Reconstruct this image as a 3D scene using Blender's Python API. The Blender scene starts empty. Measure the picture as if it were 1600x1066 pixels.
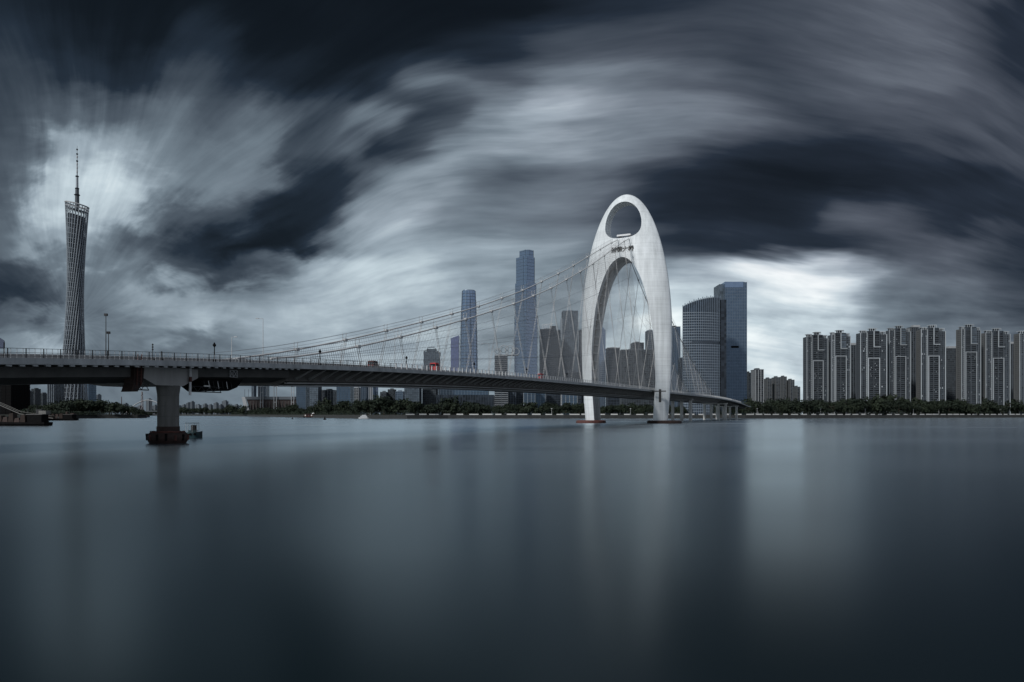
import bpy, bmesh, math, random
import numpy as np
from mathutils import Vector, Matrix
R = math.radians
rnd = random.Random(7)
sc = bpy.context.scene
COL = sc.collection
F, CX, HY, EYE = 1142.0, 800.0, 647.5, 5.0        # focal length, centre column, horizon row (photo pixels), eye height (m)

# ------------------------------------------------------------------ camera
cam_d = bpy.data.cameras.new('camera'); cam = bpy.data.objects.new('camera', cam_d); COL.objects.link(cam)
cam.location = (0, 0, EYE); cam.rotation_euler = (R(90), 0, 0)
cam_d.sensor_width = 36.0; cam_d.lens = 36.0 * F / 1600.0; cam_d.shift_y = (HY - 533.0) / 1600.0
cam_d.clip_start = 0.5; cam_d.clip_end = 60000
sc.camera = cam
sc.view_settings.view_transform = 'Standard'; sc.view_settings.look = 'None'
sc.view_settings.gamma = 1.0; sc.view_settings.exposure = 0.0; sc.view_settings.use_curve_mapping = False
sc.cycles.max_bounces = 5; sc.cycles.diffuse_bounces = 2; sc.cycles.glossy_bounces = 3
sc.cycles.sample_clamp_indirect = 4.0
sc.cycles.use_denoising = True; sc.cycles.denoiser = 'OPENIMAGEDENOISE'; sc.cycles.use_adaptive_sampling = False

# ------------------------------------------------------------------ sun
SUN_EL, SUN_AZ = 36.0, 218.0       # azimuth clockwise from +Y (north): behind the camera, to its left
sun_d = bpy.data.lights.new('sun', 'SUN'); sun_d.energy = 2.8; sun_d.angle = R(5); sun_d.color = (1.0, 0.985, 0.965)
sun = bpy.data.objects.new('sun', sun_d); COL.objects.link(sun)
sd = Vector((math.sin(R(SUN_AZ)) * math.cos(R(SUN_EL)), math.cos(R(SUN_AZ)) * math.cos(R(SUN_EL)), math.sin(R(SUN_EL))))
sun.rotation_euler = sd.to_track_quat('Z', 'Y').to_euler(); sun.location = sd * 500

# ------------------------------------------------------------------ world: sky seen through wind-drawn cloud
world = bpy.data.worlds.new('World'); sc.world = world; world.use_nodes = True
world.cycles.sampling_method = 'MANUAL'; world.cycles.sample_map_resolution = 512
NT = world.node_tree; NT.nodes.clear()
def M(op, a, b=None, c=None, clamp=False):
    n = NT.nodes.new('ShaderNodeMath'); n.operation = op; n.use_clamp = clamp
    for i, v in enumerate((a, b, c)):
        if v is None: continue
        if isinstance(v, (int, float)): n.inputs[i].default_value = v
        else: NT.links.new(v, n.inputs[i])
    return n.outputs[0]
def xyz(x, y, z):
    n = NT.nodes.new('ShaderNodeCombineXYZ')
    for i, v in enumerate((x, y, z)):
        if isinstance(v, (int, float)): n.inputs[i].default_value = v
        else: NT.links.new(v, n.inputs[i])
    return n.outputs[0]
def noise(vec, scale, detail, rough, dist=0.0, col=False):
    n = NT.nodes.new('ShaderNodeTexNoise'); n.inputs['Scale'].default_value = scale
    n.inputs['Detail'].default_value = detail; n.inputs['Roughness'].default_value = rough
    n.inputs['Distortion'].default_value = dist
    NT.links.new(vec, n.inputs['Vector'])
    if col:
        s = NT.nodes.new('ShaderNodeSeparateColor'); NT.links.new(n.outputs['Color'], s.inputs[0]); return s.outputs
    return n.outputs[0]
def smooth(v, a, b, lo=0.0, hi=1.0):
    n = NT.nodes.new('ShaderNodeMapRange'); n.interpolation_type = 'SMOOTHSTEP'
    NT.links.new(v, n.inputs[0]); n.inputs[1].default_value = a; n.inputs[2].default_value = b
    n.inputs[3].default_value = lo; n.inputs[4].default_value = hi
    return n.outputs[0]
geo = NT.nodes.new('ShaderNodeTexCoord'); sep = NT.nodes.new('ShaderNodeSeparateXYZ')
NT.links.new(geo.outputs['Generated'], sep.inputs[0])
dx, dy, dz = sep.outputs
dyc = M('MAXIMUM', dy, 0.25)
hx = M('MULTIPLY_ADD', M('DIVIDE', dx, dyc), F, CX)            # bearing to the side of north, 1142 units to a slope of 1
hy = M('MULTIPLY_ADD', M('DIVIDE', M('ABSOLUTE', dz), dyc), -F, HY)   # slope above the horizon
# the wind blows from one vanishing point on the horizon to the other: streaks are arcs through both
AX, AY, BX, BY = 118.0, 505.0, 1950.0, 520.0
ax, ay = M('SUBTRACT', hx, AX), M('SUBTRACT', AY, hy)
bx, by = M('SUBTRACT', hx, BX), M('SUBTRACT', BY, hy)
psi = M('SUBTRACT', M('ARCTAN2', ax, ay), M('ARCTAN2', bx, by))
eddy = noise(xyz(M('MULTIPLY', hx, .0030), M('MULTIPLY', hy, .0030), 2.2), 1.0, 0.0, 0.5, 0.0, True)
psi = M('ADD', psi, M('MULTIPLY', M('SUBTRACT', eddy[0], 0.5), smooth(hx, 350.0, 1000.0, 0.42, 0.15)))
ra = M('SQRT', M('ADD', M('ADD', M('MULTIPLY', ax, ax), M('MULTIPLY', ay, ay)), 900.0))
rb = M('SQRT', M('ADD', M('ADD', M('MULTIPLY', bx, bx), M('MULTIPLY', by, by)), 900.0))
phi = M('LOGARITHM', M('DIVIDE', ra, rb), 2.71828)
wide = noise(xyz(M('MULTIPLY', psi, 3.6), M('MULTIPLY', phi, 1.3), 3.1), 1.0, 3.0, 0.55, 0.25, True)
fine = noise(xyz(M('MULTIPLY', psi, 10.5), M('MULTIPLY', phi, 1.5), 8.4), 1.0, 4.0, 0.56, 0.15, True)
hair = noise(xyz(M('MULTIPLY', psi, 40.0), M('MULTIPLY', phi, 1.6), 1.7), 1.0, 2.0, 0.5, 0.1)
fade = smooth(ra, 60.0, 720.0, 0.20, 1.0)
puff = noise(xyz(M('MULTIPLY', hx, .011), M('MULTIPLY', hy, .019), 5.0), 1.0, 4.0, 0.55, 0.3, True)
low = smooth(hy, 330.0, 520.0)
wisp = smooth(noise(xyz(M('MULTIPLY', psi, 15.0), M('MULTIPLY', phi, 2.1), 4.4), 1.0, 4.0, 0.55, 0.0), 0.34, 0.68)
lx = M('ADD', hx, M('MULTIPLY', M('MULTIPLY', M('SUBTRACT', wide[0], 0.5), fade), 110.0))
lx = M('ADD', lx, M('MULTIPLY', M('MULTIPLY', M('SUBTRACT', fine[2], 0.5), fade), 130.0))
ly = M('ADD', hy, M('MULTIPLY', M('SUBTRACT', wide[1], 0.5), 52.0))
ly = M('ADD', ly, M('MULTIPLY', M('MULTIPLY', M('SUBTRACT', fine[0], 0.5), fade), 66.0))
near = M('SUBTRACT', 1.0, fade)
lx = M('ADD', lx, M('MULTIPLY', M('MULTIPLY', M('SUBTRACT', puff[1], 0.5), near), 190.0))
ly = M('ADD', ly, M('MULTIPLY', M('MULTIPLY', M('SUBTRACT', puff[2], 0.5), near), 170.0))
# cloud brightness along rows of equal slope (x, brightness 0-255)
ROWS = [
 (-160, [(0,34),(300,26),(700,24),(1100,50),(1600,46)]),
 (0,   [(-300,40),(0,36),(110,26),(250,20),(350,24),(420,18),(520,24),(620,18),(800,22),(900,38),(1000,52),(1150,64),(1300,82),(1420,90),(1540,72),(1600,44),(1900,45)]),
 (60,  [(-300,45),(0,50),(120,30),(230,26),(330,42),(420,22),(560,22),(700,28),(800,44),(900,74),(1000,66),(1150,66),(1300,84),(1420,90),(1540,66),(1600,48),(1900,46)]),
 (120, [(-300,50),(0,62),(100,50),(200,44),(300,66),(400,38),(500,30),(600,48),(670,100),(720,104),(780,78),(830,92),(900,122),(1000,108),(1100,94),(1200,80),(1300,88),(1420,92),(1530,74),(1600,56),(1900,48)]),
 (180, [(-300,55),(0,68),(100,88),(180,92),(270,96),(340,90),(400,100),(460,70),(520,78),(590,116),(650,60),(700,66),(750,118),(800,146),(860,172),(930,150),(1050,126),(1150,96),(1280,74),(1400,80),(1500,84),(1600,66),(1900,50)]),
 (230, [(-300,60),(0,78),(60,118),(110,168),(170,160),(260,124),(330,112),(400,118),(450,78),(490,76),(530,92),(590,52),(650,66),(700,122),(770,156),(840,158),(950,128),(1050,92),(1120,58),(1200,42),(1300,40),(1420,52),(1500,70),(1600,74),(1900,52)]),
 (280, [(-300,60),(0,84),(60,138),(120,206),(190,200),(250,166),(320,126),(400,118),(440,76),(500,46),(560,80),(620,128),(680,146),(740,118),(800,98),(880,106),(950,92),(1020,50),(1120,32),(1250,30),(1400,34),(1500,42),(1600,58),(1900,50)]),
 (330, [(-300,60),(0,92),(50,140),(110,198),(180,196),(240,124),(300,82),(380,66),(450,36),(510,40),(560,110),(620,142),(700,126),(780,118),(850,112),(920,96),(980,58),(1060,34),(1200,30),(1280,46),(1340,84),(1420,68),(1500,44),(1600,42),(1900,45)]),
 (380, [(-300,60),(0,104),(60,150),(110,160),(160,132),(220,92),(300,46),(400,26),(460,28),(520,82),(570,150),(650,172),(740,162),(820,136),(900,116),(970,82),(1040,70),(1120,54),(1250,44),(1340,52),(1420,78),(1500,88),(1560,66),(1640,50),(1900,45)]),
 (420, [(-300,50),(0,62),(60,84),(110,112),(170,112),(230,88),(300,66),(380,64),(440,94),(510,166),(610,196),(700,188),(780,170),(860,158),(930,146),(1000,150),(1060,168),(1140,206),(1230,226),(1290,206),(1340,164),(1400,104),(1490,78),(1600,56),(1900,45)]),
 (460, [(-300,50),(0,52),(50,62),(100,92),(160,112),(230,146),(290,152),(340,130),(420,146),(500,178),(600,192),(700,180),(780,158),(860,146),(930,150),(1000,180),(1070,196),(1150,210),(1230,228),(1290,222),(1350,170),(1410,104),(1510,86),(1600,62),(1900,50)]),
 (500, [(-300,70),(0,88),(60,108),(100,120),(160,118),(230,142),(290,168),(350,152),(420,158),(520,174),(620,178),(720,168),(800,152),(880,150),(950,180),(1020,206),(1080,196),(1180,214),(1260,206),(1320,196),(1390,124),(1480,98),(1560,92),(1640,70),(1900,60)]),
 (545, [(-300,90),(0,120),(60,142),(90,168),(130,140),(190,104),(260,100),(330,112),(400,140),(500,160),(620,172),(720,168),(820,160),(920,172),(1000,198),(1080,205),(1180,214),(1250,206),(1340,166),(1420,142),(1500,130),(1600,100),(1900,80)]),
 (610, [(-300,90),(0,110),(150,112),(300,118),(420,124),(600,140),(800,150),(950,172),(1080,186),(1180,202),(1260,200),(1350,160),(1500,130),(1600,110),(1900,80)]),
 (650, [(-300,90),(0,110),(300,112),(600,130),(900,160),(1180,194),(1260,196),(1400,150),(1600,112),(1900,80)]),
]
X0, X1 = -400.0, 2000.0
tx = M('DIVIDE', M('SUBTRACT', lx, X0), X1 - X0, clamp=True)
acc = None
for i, (y, pts) in enumerate(ROWS):
    fc = NT.nodes.new('ShaderNodeFloatCurve'); NT.links.new(tx, fc.inputs['Value'])
    cu = fc.mapping.curves[0]; fc.mapping.extend = 'HORIZONTAL'
    cu.points[0].location = ((pts[0][0] - X0) / (X1 - X0), pts[0][1] / 255.0)
    cu.points[1].location = ((pts[-1][0] - X0) / (X1 - X0), pts[-1][1] / 255.0)
    for x, v in pts[1:-1]: cu.points.new((x - X0) / (X1 - X0), v / 255.0)
    for p in cu.points: p.handle_type = 'AUTO_CLAMPED'
    fc.mapping.update()
    # smooth hat weight of this row
    if i == 0: w = smooth(ly, y, ROWS[1][0], 1, 0)
    elif i == len(ROWS) - 1: w = smooth(ly, ROWS[i-1][0], y)
    else: w = M('SUBTRACT', smooth(ly, ROWS[i-1][0], y), smooth(ly, y, ROWS[i+1][0]))
    t = M('MULTIPLY', fc.outputs[0], w)
    acc = t if acc is None else M('ADD', acc, t)
mod = M('ADD', M('MULTIPLY', M('SUBTRACT', fine[1], 0.5), 0.72), M('MULTIPLY', M('SUBTRACT', wide[2], 0.5), 0.40))
mod = M('ADD', mod, M('MULTIPLY', M('MULTIPLY', M('SUBTRACT', hair, 0.5), M('SUBTRACT', 1.1, low)), 0.06))
mod = M('ADD', mod, M('MULTIPLY', M('SUBTRACT', wisp, 0.45), 0.13))
mod = M('MULTIPLY', mod, fade)
mod = M('ADD', mod, M('MULTIPLY', M('MULTIPLY', M('SUBTRACT', puff[0], 0.5), M('MAXIMUM', low, near)), 0.5))
val = M('MULTIPLY', acc, M('ADD', mod, 1.0))
# away from the view a separate overcast, brightened to lift ambient light and reflections
over = noise(xyz(M('MULTIPLY', dx, 1.6), M('MULTIPLY', dy, 1.6), M('MULTIPLY', dz, 3.5)), 1.0, 4.0, 0.55, 0.4)
over = M('MULTIPLY_ADD', over, 0.60, 0.28)
val = M('ADD', M('MULTIPLY', val, smooth(dy, 0.30, 0.62)), M('MULTIPLY', over, smooth(dy, 0.30, 0.62, 1, 0)))
ramp = NT.nodes.new('ShaderNodeValToRGB'); NT.links.new(val, ramp.inputs[0])
def lin(c): return tuple((v / 255 / 12.92) if v / 255 <= 0.04045 else ((v / 255 + 0.055) / 1.055) ** 2.4 for v in c)
stops = [(0.0, (4, 6, 9)), (0.10, (19, 25, 32)), (0.20, (38, 47, 59)), (0.34, (79, 87, 98)), (0.5, (118, 128, 139)), (0.66, (159, 169, 180)), (0.82, (202, 211, 219)), (1.0, (246, 248, 250))]
el = ramp.color_ramp.elements
el[0].position, el[0].color = stops[0][0], (*lin(stops[0][1]), 1)
el[1].position, el[1].color = stops[-1][0], (*lin(stops[-1][1]), 1)
for p, c in stops[1:-1]:
    e = el.new(p); e.color = (*lin(c), 1)
# tint: warmer greys here, greener ones there
tint = NT.nodes.new('ShaderNodeMix'); tint.data_type = 'RGBA'
tint.inputs[6].default_value = (0.95, 1.02, 1.02, 1); tint.inputs[7].default_value = (1.03, 0.985, 1.0, 1)
NT.links.new(smooth(M('ADD', M('MULTIPLY', M('SUBTRACT', wide[2], low), 900.0), hx), 700, 2000), tint.inputs[0])
mul = NT.nodes.new('ShaderNodeMix'); mul.data_type = 'RGBA'; mul.blend_type = 'MULTIPLY'; mul.inputs[0].default_value = 1
NT.links.new(ramp.outputs[0], mul.inputs[6]); NT.links.new(tint.outputs[2], mul.inputs[7])
bg1 = NT.nodes.new('ShaderNodeBackground'); NT.links.new(mul.outputs[2], bg1.inputs[0]); bg1.inputs[1].default_value = 1.0
sky = NT.nodes.new('ShaderNodeTexSky'); sky.sky_type = 'NISHITA'; sky.sun_disc = False
sky.sun_elevation = R(SUN_EL); sky.sun_rotation = R(SUN_AZ)
bg2 = NT.nodes.new('ShaderNodeBackground'); NT.links.new(sky.outputs[0], bg2.inputs[0]); bg2.inputs[1].default_value = 0.05
mixs = NT.nodes.new('ShaderNodeMixShader'); mixs.inputs[0].default_value = 0.985
NT.links.new(bg2.outputs[0], mixs.inputs[1]); NT.links.new(bg1.outputs[0], mixs.inputs[2])
wo = NT.nodes.new('ShaderNodeOutputWorld'); NT.links.new(mixs.outputs[0], wo.inputs[0])

# ------------------------------------------------------------------ helpers
def pt(px, py, Y): return Vector(((px - CX) * Y / F, Y, EYE + (HY - py) * Y / F))
def tag(o, label=None, cat=None, group=None, kind=None):
    for k, v in (('label', label), ('category', cat), ('group', group), ('kind', kind)):
        if v: o[k] = v
    return o
def empty(name, loc=(0, 0, 0), rz=0.0, label=None, cat=None, group=None):
    o = bpy.data.objects.new(name, None); COL.objects.link(o)
    o.location = loc; o.rotation_euler = (0, 0, rz); o.empty_display_size = 1
    return tag(o, label, cat, group)
class MB:
    """collects shapes into one mesh"""
    def __init__(s): s.v, s.f = [], []
    def add(s, vs, fs):
        n = len(s.v); s.v += [tuple(v) for v in vs]; s.f += [tuple(i + n for i in f) for f in fs]; return s
    def box(s, x0, x1, y0, y1, z0, z1):
        return s.add([(x0,y0,z0),(x1,y0,z0),(x1,y1,z0),(x0,y1,z0),(x0,y0,z1),(x1,y0,z1),(x1,y1,z1),(x0,y1,z1)],
                     [(0,3,2,1),(4,5,6,7),(0,1,5,4),(1,2,6,5),(2,3,7,6),(3,0,4,7)])
    def tube(s, a, b, r, n=6, r2=None, cap=True):
        a, b = Vector(a), Vector(b); r2 = r if r2 is None else r2
        q = (b - a).to_track_quat('Z', 'Y'); vs = []
        for p, rr in ((a, r), (b, r2)):
            for k in range(n):
                t = 2 * math.pi * (k + .5) / n; vs.append(p + q @ Vector((rr * math.cos(t), rr * math.sin(t), 0)))
        fs = [(k, (k + 1) % n, n + (k + 1) % n, n + k) for k in range(n)]
        if cap: fs += [tuple(range(n))[::-1], tuple(range(n, 2 * n))]
        return s.add(vs, fs)
    def path(s, pts, r, n=6):
        pts = [Vector(p) for p in pts]; vs = []; fs = []; m = len(pts)
        for i, p in enumerate(pts):
            d = pts[min(i + 1, m - 1)] - pts[max(i - 1, 0)]; q = d.to_track_quat('Z', 'Y')
            for k in range(n):
                t = 2 * math.pi * (k + .5) / n; vs.append(p + q @ Vector((r * math.cos(t), r * math.sin(t), 0)))
        for i in range(m - 1):
            for k in range(n): fs.append((i*n+k, i*n+(k+1)%n, (i+1)*n+(k+1)%n, (i+1)*n+k))
        fs += [tuple(range(n))[::-1], tuple(range((m-1)*n, m*n))]
        return s.add(vs, fs)
    def prism(s, poly, z0, z1, top=None):
        """extrude a counter-clockwise plan polygon; top = optional list of heights per corner"""
        n = len(poly); zt = top or [z1] * n
        vs = [(x, y, z0) for x, y in poly] + [(x, y, z) for (x, y), z in zip(poly, zt)]
        return s.add(vs, [(k, (k+1)%n, n+(k+1)%n, n+k) for k in range(n)] + [tuple(range(n))[::-1], tuple(range(n, 2*n))])
    def loft(s, rings, closed=True, caps=True):
        n = len(rings[0]); vs = [v for r in rings for v in r]; fs = []
        for i in range(len(rings) - 1):
            for k in range(n if closed else n - 1): fs.append((i*n+k, i*n+(k+1)%n, (i+1)*n+(k+1)%n, (i+1)*n+k))
        if caps: fs += [tuple(range(n))[::-1], tuple(range((len(rings)-1)*n, len(rings)*n))]
        return s.add(vs, fs)
    def mesh(s, name):
        m = bpy.data.meshes.new(name); m.from_pydata(s.v, [], s.f); m.update(); return m
    def build(s, name, mat, parent=None, smooth=False, stuff=False, fix=True):
        m = s.mesh(name)
        if fix:
            b = bmesh.new(); b.from_mesh(m); bmesh.ops.recalc_face_normals(b, faces=b.faces); b.to_mesh(m); b.free()
        m.materials.append(mat)
        if smooth:
            m.shade_smooth(); m.set_sharp_from_angle(angle=R(38))
        return link(name, m, parent, stuff)
def link(name, mesh, parent=None, stuff=False, loc=None, rot=None, scale=None):
    o = bpy.data.objects.new(name, mesh); COL.objects.link(o)
    if parent: o.parent = parent
    if loc is not None: o.location = loc
    if rot is not None: o.rotation_euler = rot
    if scale is not None: o.scale = scale
    if stuff: o['kind'] = 'stuff'
    return o
def copy_tree(o, parent=None):
    c = o.copy(); COL.objects.link(c); c.parent = parent
    for ch in o.children: copy_tree(ch, c)
    return c

# ------------------------------------------------------------------ materials
def mat(name, col, rough=0.7, var=0.25, scale=0.3, metal=0.0, bump=0.0, streak=False, spec=0.5, dark=None):
    m = bpy.data.materials.new(name); m.use_nodes = True; t = m.node_tree; b = t.nodes['Principled BSDF']
    b.inputs['Roughness'].default_value = rough; b.inputs['Metallic'].default_value = metal
    b.inputs['Specular IOR Level'].default_value = spec
    tc = t.nodes.new('ShaderNodeTexCoord'); mp = t.nodes.new('ShaderNodeMapping'); t.links.new(tc.outputs['Object'], mp.inputs[0])
    mp.inputs['Scale'].default_value = (scale, scale, scale * (0.12 if streak else 1))
    n = t.nodes.new('ShaderNodeTexNoise'); n.inputs['Scale'].default_value = 1.0; n.inputs['Detail'].default_value = 6; n.inputs['Roughness'].default_value = .65
    t.links.new(mp.outputs[0], n.inputs['Vector'])
    r = t.nodes.new('ShaderNodeValToRGB'); t.links.new(n.outputs[0], r.inputs[0])
    lo = dark or tuple(c * (1 - var) for c in col); hi = tuple(min(1, c * (1 + var * .7)) for c in col)
    r.color_ramp.elements[0].position = .32; r.color_ramp.elements[0].color = (*lo, 1)
    r.color_ramp.elements[1].position = .68; r.color_ramp.elements[1].color = (*hi, 1)
    t.links.new(r.outputs[0], b.inputs['Base Color'])
    if bump:
        bp = t.nodes.new('ShaderNodeBump'); bp.inputs['Strength'].default_value = bump; bp.inputs['Distance'].default_value = .05
        t.links.new(n.outputs[0], bp.inputs['Height']); t.links.new(bp.outputs[0], b.inputs['Normal'])
    return m
def glass(name, col, rough=0.12, ior=1.5, coat=0.0, var=0.35, scale=(0.25, 0.25, 0.28)):
    """window glass: dark body, mirror coat, each pane a little different"""
    m = bpy.data.materials.new(name); m.use_nodes = True; t = m.node_tree; b = t.nodes['Principled BSDF']
    b.inputs['Roughness'].default_value = rough; b.inputs['IOR'].default_value = ior; b.inputs['Metallic'].default_value = coat
    tc = t.nodes.new('ShaderNodeTexCoord'); mp = t.nodes.new('ShaderNodeMapping'); t.links.new(tc.outputs['Object'], mp.inputs[0])
    mp.inputs['Scale'].default_value = scale
    w = t.nodes.new('ShaderNodeTexWhiteNoise'); fl = t.nodes.new('ShaderNodeVectorMath'); fl.operation = 'FLOOR'
    t.links.new(mp.outputs[0], fl.inputs[0]); t.links.new(fl.outputs[0], w.inputs['Vector'])
    r = t.nodes.new('ShaderNodeValToRGB'); t.links.new(w.outputs['Value'], r.inputs[0])
    r.color_ramp.elements[0].color = (*(c * (1 - var) for c in col), 1); r.color_ramp.elements[1].color = (*(c * (1 + var) for c in col), 1)
    t.links.new(r.outputs[0], b.inputs['Base Color'])
    return m
MT = dict(
  white=mat('white_concrete', (.62, .63, .62), .55, .10, .12, bump=.1, streak=True),
  pier=mat('pier_concrete', (.15, .15, .145), .85, .45, .5, bump=.2, streak=True),
  conc=mat('concrete', (.33, .33, .325), .8, .25, .25, bump=.2, streak=True),
  conc_d=mat('dark_concrete', (.10, .10, .097), .85, .3, .3, bump=.2),
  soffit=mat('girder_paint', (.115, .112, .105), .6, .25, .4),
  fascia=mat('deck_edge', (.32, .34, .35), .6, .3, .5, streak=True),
  steel=mat('light_steel', (.42, .43, .44), .45, .2, .8, metal=.2),
  steel_d=mat('dark_steel', (.035, .036, .038), .6, .3, .8, spec=.2),
  cable=mat('cable_wrap', (.52, .515, .51), .5, .2, .5),
  wire=mat('net_twine', (.22, .23, .245), .8, .2, .5),
  rail=mat('white_railing', (.62, .63, .64), .5, .15, .6),
  asphalt=mat('asphalt', (.05, .05, .052), .9, .2, .5),
  rust_f=mat('fender_red', (.10, .038, .032), .8, .3, .9),
  rust=mat('rusty_red', (.075, .024, .018), .75, .5, .9, bump=.3),
  rust_d=mat('rusty_dark', (.028, .014, .011), .8, .5, .9, bump=.3),
  red=mat('red_paint', (.42, .03, .03), .4, .15, .6),
  teal=mat('teal_paint', (.012, .04, .05), .5, .3, .8),
  boat_w=mat('boat_white', (.40, .41, .42), .4, .08, .5),
  dark=mat('dark_paint', (.007, .007, .0075), .8, .4, .8, spec=.05),
  orange=mat('orange_tarp', (.018, .010, .007), .9, .5, .9),
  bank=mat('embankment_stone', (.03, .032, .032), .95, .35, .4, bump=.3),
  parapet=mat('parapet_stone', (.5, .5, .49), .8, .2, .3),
  ground=mat('park_soil', (.025, .028, .02), .95, .4, .05),
  foliage=mat('foliage', (.021, .029, .017), .8, .55, .22, spec=.2, dark=(.010, .015, .009)),
  foliage_b=mat('foliage_blue', (.017, .024, .016), .8, .55, .22, spec=.2, dark=(.008, .013, .008)),
  bark=mat('bark', (.07, .055, .04), .9, .3, 1.0),
  lamp=mat('lamp_glass', (.6, .6, .58), .3, .1, 1.0),
  apt=mat('apartment_render', (.078, .092, .108), .8, .2, .08, streak=True),
  apt_w=mat('apartment_white', (.30, .315, .33), .7, .1, .1, streak=True),
  apt_b=mat('apartment_beige', (.098, .102, .104), .8, .12, .1, streak=True),
  apt_d=mat('apartment_dark', (.040, .048, .056), .8, .2, .1, streak=True),
  apt_g=glass('apartment_glass', (.022, .028, .034), .25, 1.45, 0, .8, (.31, .31, .33)),
  gl_blue=glass('blue_glass', (.26, .35, .48), .10, 1.5, .8, .06),
  gl_navy=glass('navy_glass', (.12, .17, .23), .09, 1.5, .7, .10),
  gl_dark=glass('dark_glass', (.025, .032, .042), .2, 1.5, .25, .5),
  gl_grey=glass('grey_glass', (.10, .125, .15), .3, 1.5, .4, .3),
  gl_violet=glass('violet_glass', (.20, .23, .40), .3, 1.5, .6, .12),
  mull=mat('mullion', (.17, .21, .26), .4, .1, .2, metal=.4),
  mull_l=mat('light_mullion', (.30, .34, .38), .4, .1, .2, metal=.3),
  mull_d=mat('dark_mullion', (.06, .075, .095), .4, .2, .2, metal=.4),
  lattice=mat('tower_steel', (.24, .275, .31), .45, .1, .1),
  core=mat('tower_core', (.025, .03, .038), .35, .3, .1),
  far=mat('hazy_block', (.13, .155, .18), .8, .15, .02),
  tent=mat('tent_canvas', (.8, .8, .8), .6, .05, .5),
  letter=mat('letter_bronze', (.02, .018, .015), .5, .1, 1.0),
)
# water: hours of ripples smoothed by time
mw = bpy.data.materials.new('river_water'); mw.use_nodes = True; t = mw.node_tree; t.nodes.clear()
out = t.nodes.new('ShaderNodeOutputMaterial'); mx = t.nodes.new('ShaderNodeMixShader')
gb = t.nodes.new('ShaderNodeBsdfAnisotropic'); gb.inputs['Color'].default_value = (.85, .945, 1.0, 1)
db = t.nodes.new('ShaderNodeBsdfDiffuse'); db.inputs['Color'].default_value = (.004, .0085, .0105, 1)
fr_ = t.nodes.new('ShaderNodeFresnel'); fr_.inputs['IOR'].default_value = 1.17
t.links.new(fr_.outputs[0], mx.inputs[0]); t.links.new(db.outputs[0], mx.inputs[1]); t.links.new(gb.outputs[0], mx.inputs[2]); t.links.new(mx.outputs[0], out.inputs[0])
tc = t.nodes.new('ShaderNodeTexCoord'); mp = t.nodes.new('ShaderNodeMapping'); mp.inputs['Scale'].default_value = (.004, .02, 1)
nz = t.nodes.new('ShaderNodeTexNoise'); nz.inputs['Scale'].default_value = 1; nz.inputs['Detail'].default_value = 4
t.links.new(tc.outputs['Object'], mp.inputs[0]); t.links.new(mp.outputs[0], nz.inputs['Vector'])
mr = t.nodes.new('ShaderNodeMapRange'); mr.inputs[1].default_value = .3; mr.inputs[2].default_value = .7; mr.inputs[3].default_value = .20; mr.inputs[4].default_value = .28
t.links.new(nz.outputs[0], mr.inputs[0]); t.links.new(mr.outputs[0], gb.inputs['Roughness'])
MT['water'] = mw

# ------------------------------------------------------------------ setting: river, banks
def sheet(name, pts, z, m):
    return tag(MB().add([(x, y, z) for x, y in pts], [tuple(range(len(pts)))]).build(name, m), kind='structure')
sheet('river_water', [(-12000, -600), (12000, -600), (12000, 14000), (-12000, 14000)], 0.0, MT['water'])
BANKZ = 4.2
def sp(px, Y): return ((px - CX) * Y / F, Y)
north = [(2600, 1500), sp(1600, 1120), sp(1420, 1010), sp(1165, 900), sp(1000, 890), sp(700, 880), sp(636, 850), sp(560, 905), sp(480, 1150), sp(420, 1500), sp(380, 1900), sp(330, 2300), sp(236, 2700)]
west = [sp(236, 2700), (-880, 1700), sp(229, 1020), sp(215, 975), sp(150, 950), sp(100, 860), sp(66, 640), sp(40, 430), (-420, 360), (-900, 300)]
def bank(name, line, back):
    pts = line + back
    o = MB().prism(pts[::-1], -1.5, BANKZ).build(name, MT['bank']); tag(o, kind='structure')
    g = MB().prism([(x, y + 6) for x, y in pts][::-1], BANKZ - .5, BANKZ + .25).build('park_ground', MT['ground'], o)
    return o
bn = bank('north_bank', north, [(-1200, 11000), (9000, 11000), (6000, 1800)])
bw = bank('west_bank', west, [(-7000, 300), (-7000, 11000), (-1300, 11000), (-1190, 2800)])
# parapet panels on the quay edge of the north bank
pm = MB().box(-.5, .5, -.18, .18, 0, 1.25).mesh('parapet_panel'); pm.materials.append(MT['parapet'])
def walk(line, step, gap):
    """points along a polyline every step metres"""
    out = []; carry = 0.0
    for (x0, y0), (x1, y1) in zip(line, line[1:]):
        L = math.hypot(x1 - x0, y1 - y0); a = math.atan2(y1 - y0, x1 - x0); s = carry
        while s < L:
            out.append((x0 + (x1 - x0) * s / L, y0 + (y1 - y0) * s / L, a)); s += step + rnd.uniform(-gap, gap)
        carry = s - L
    return out
for x, y, a in walk(north[1:9], 15.5, 2.5):
    px = CX + x * F / y
    if px > 640: link('parapet_panel', pm, bn, loc=(x, y + .6, BANKZ + .05), rot=(0, 0, a), scale=(rnd.uniform(7, 12.5), 1, rnd.uniform(.9, 1.2)))

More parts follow.
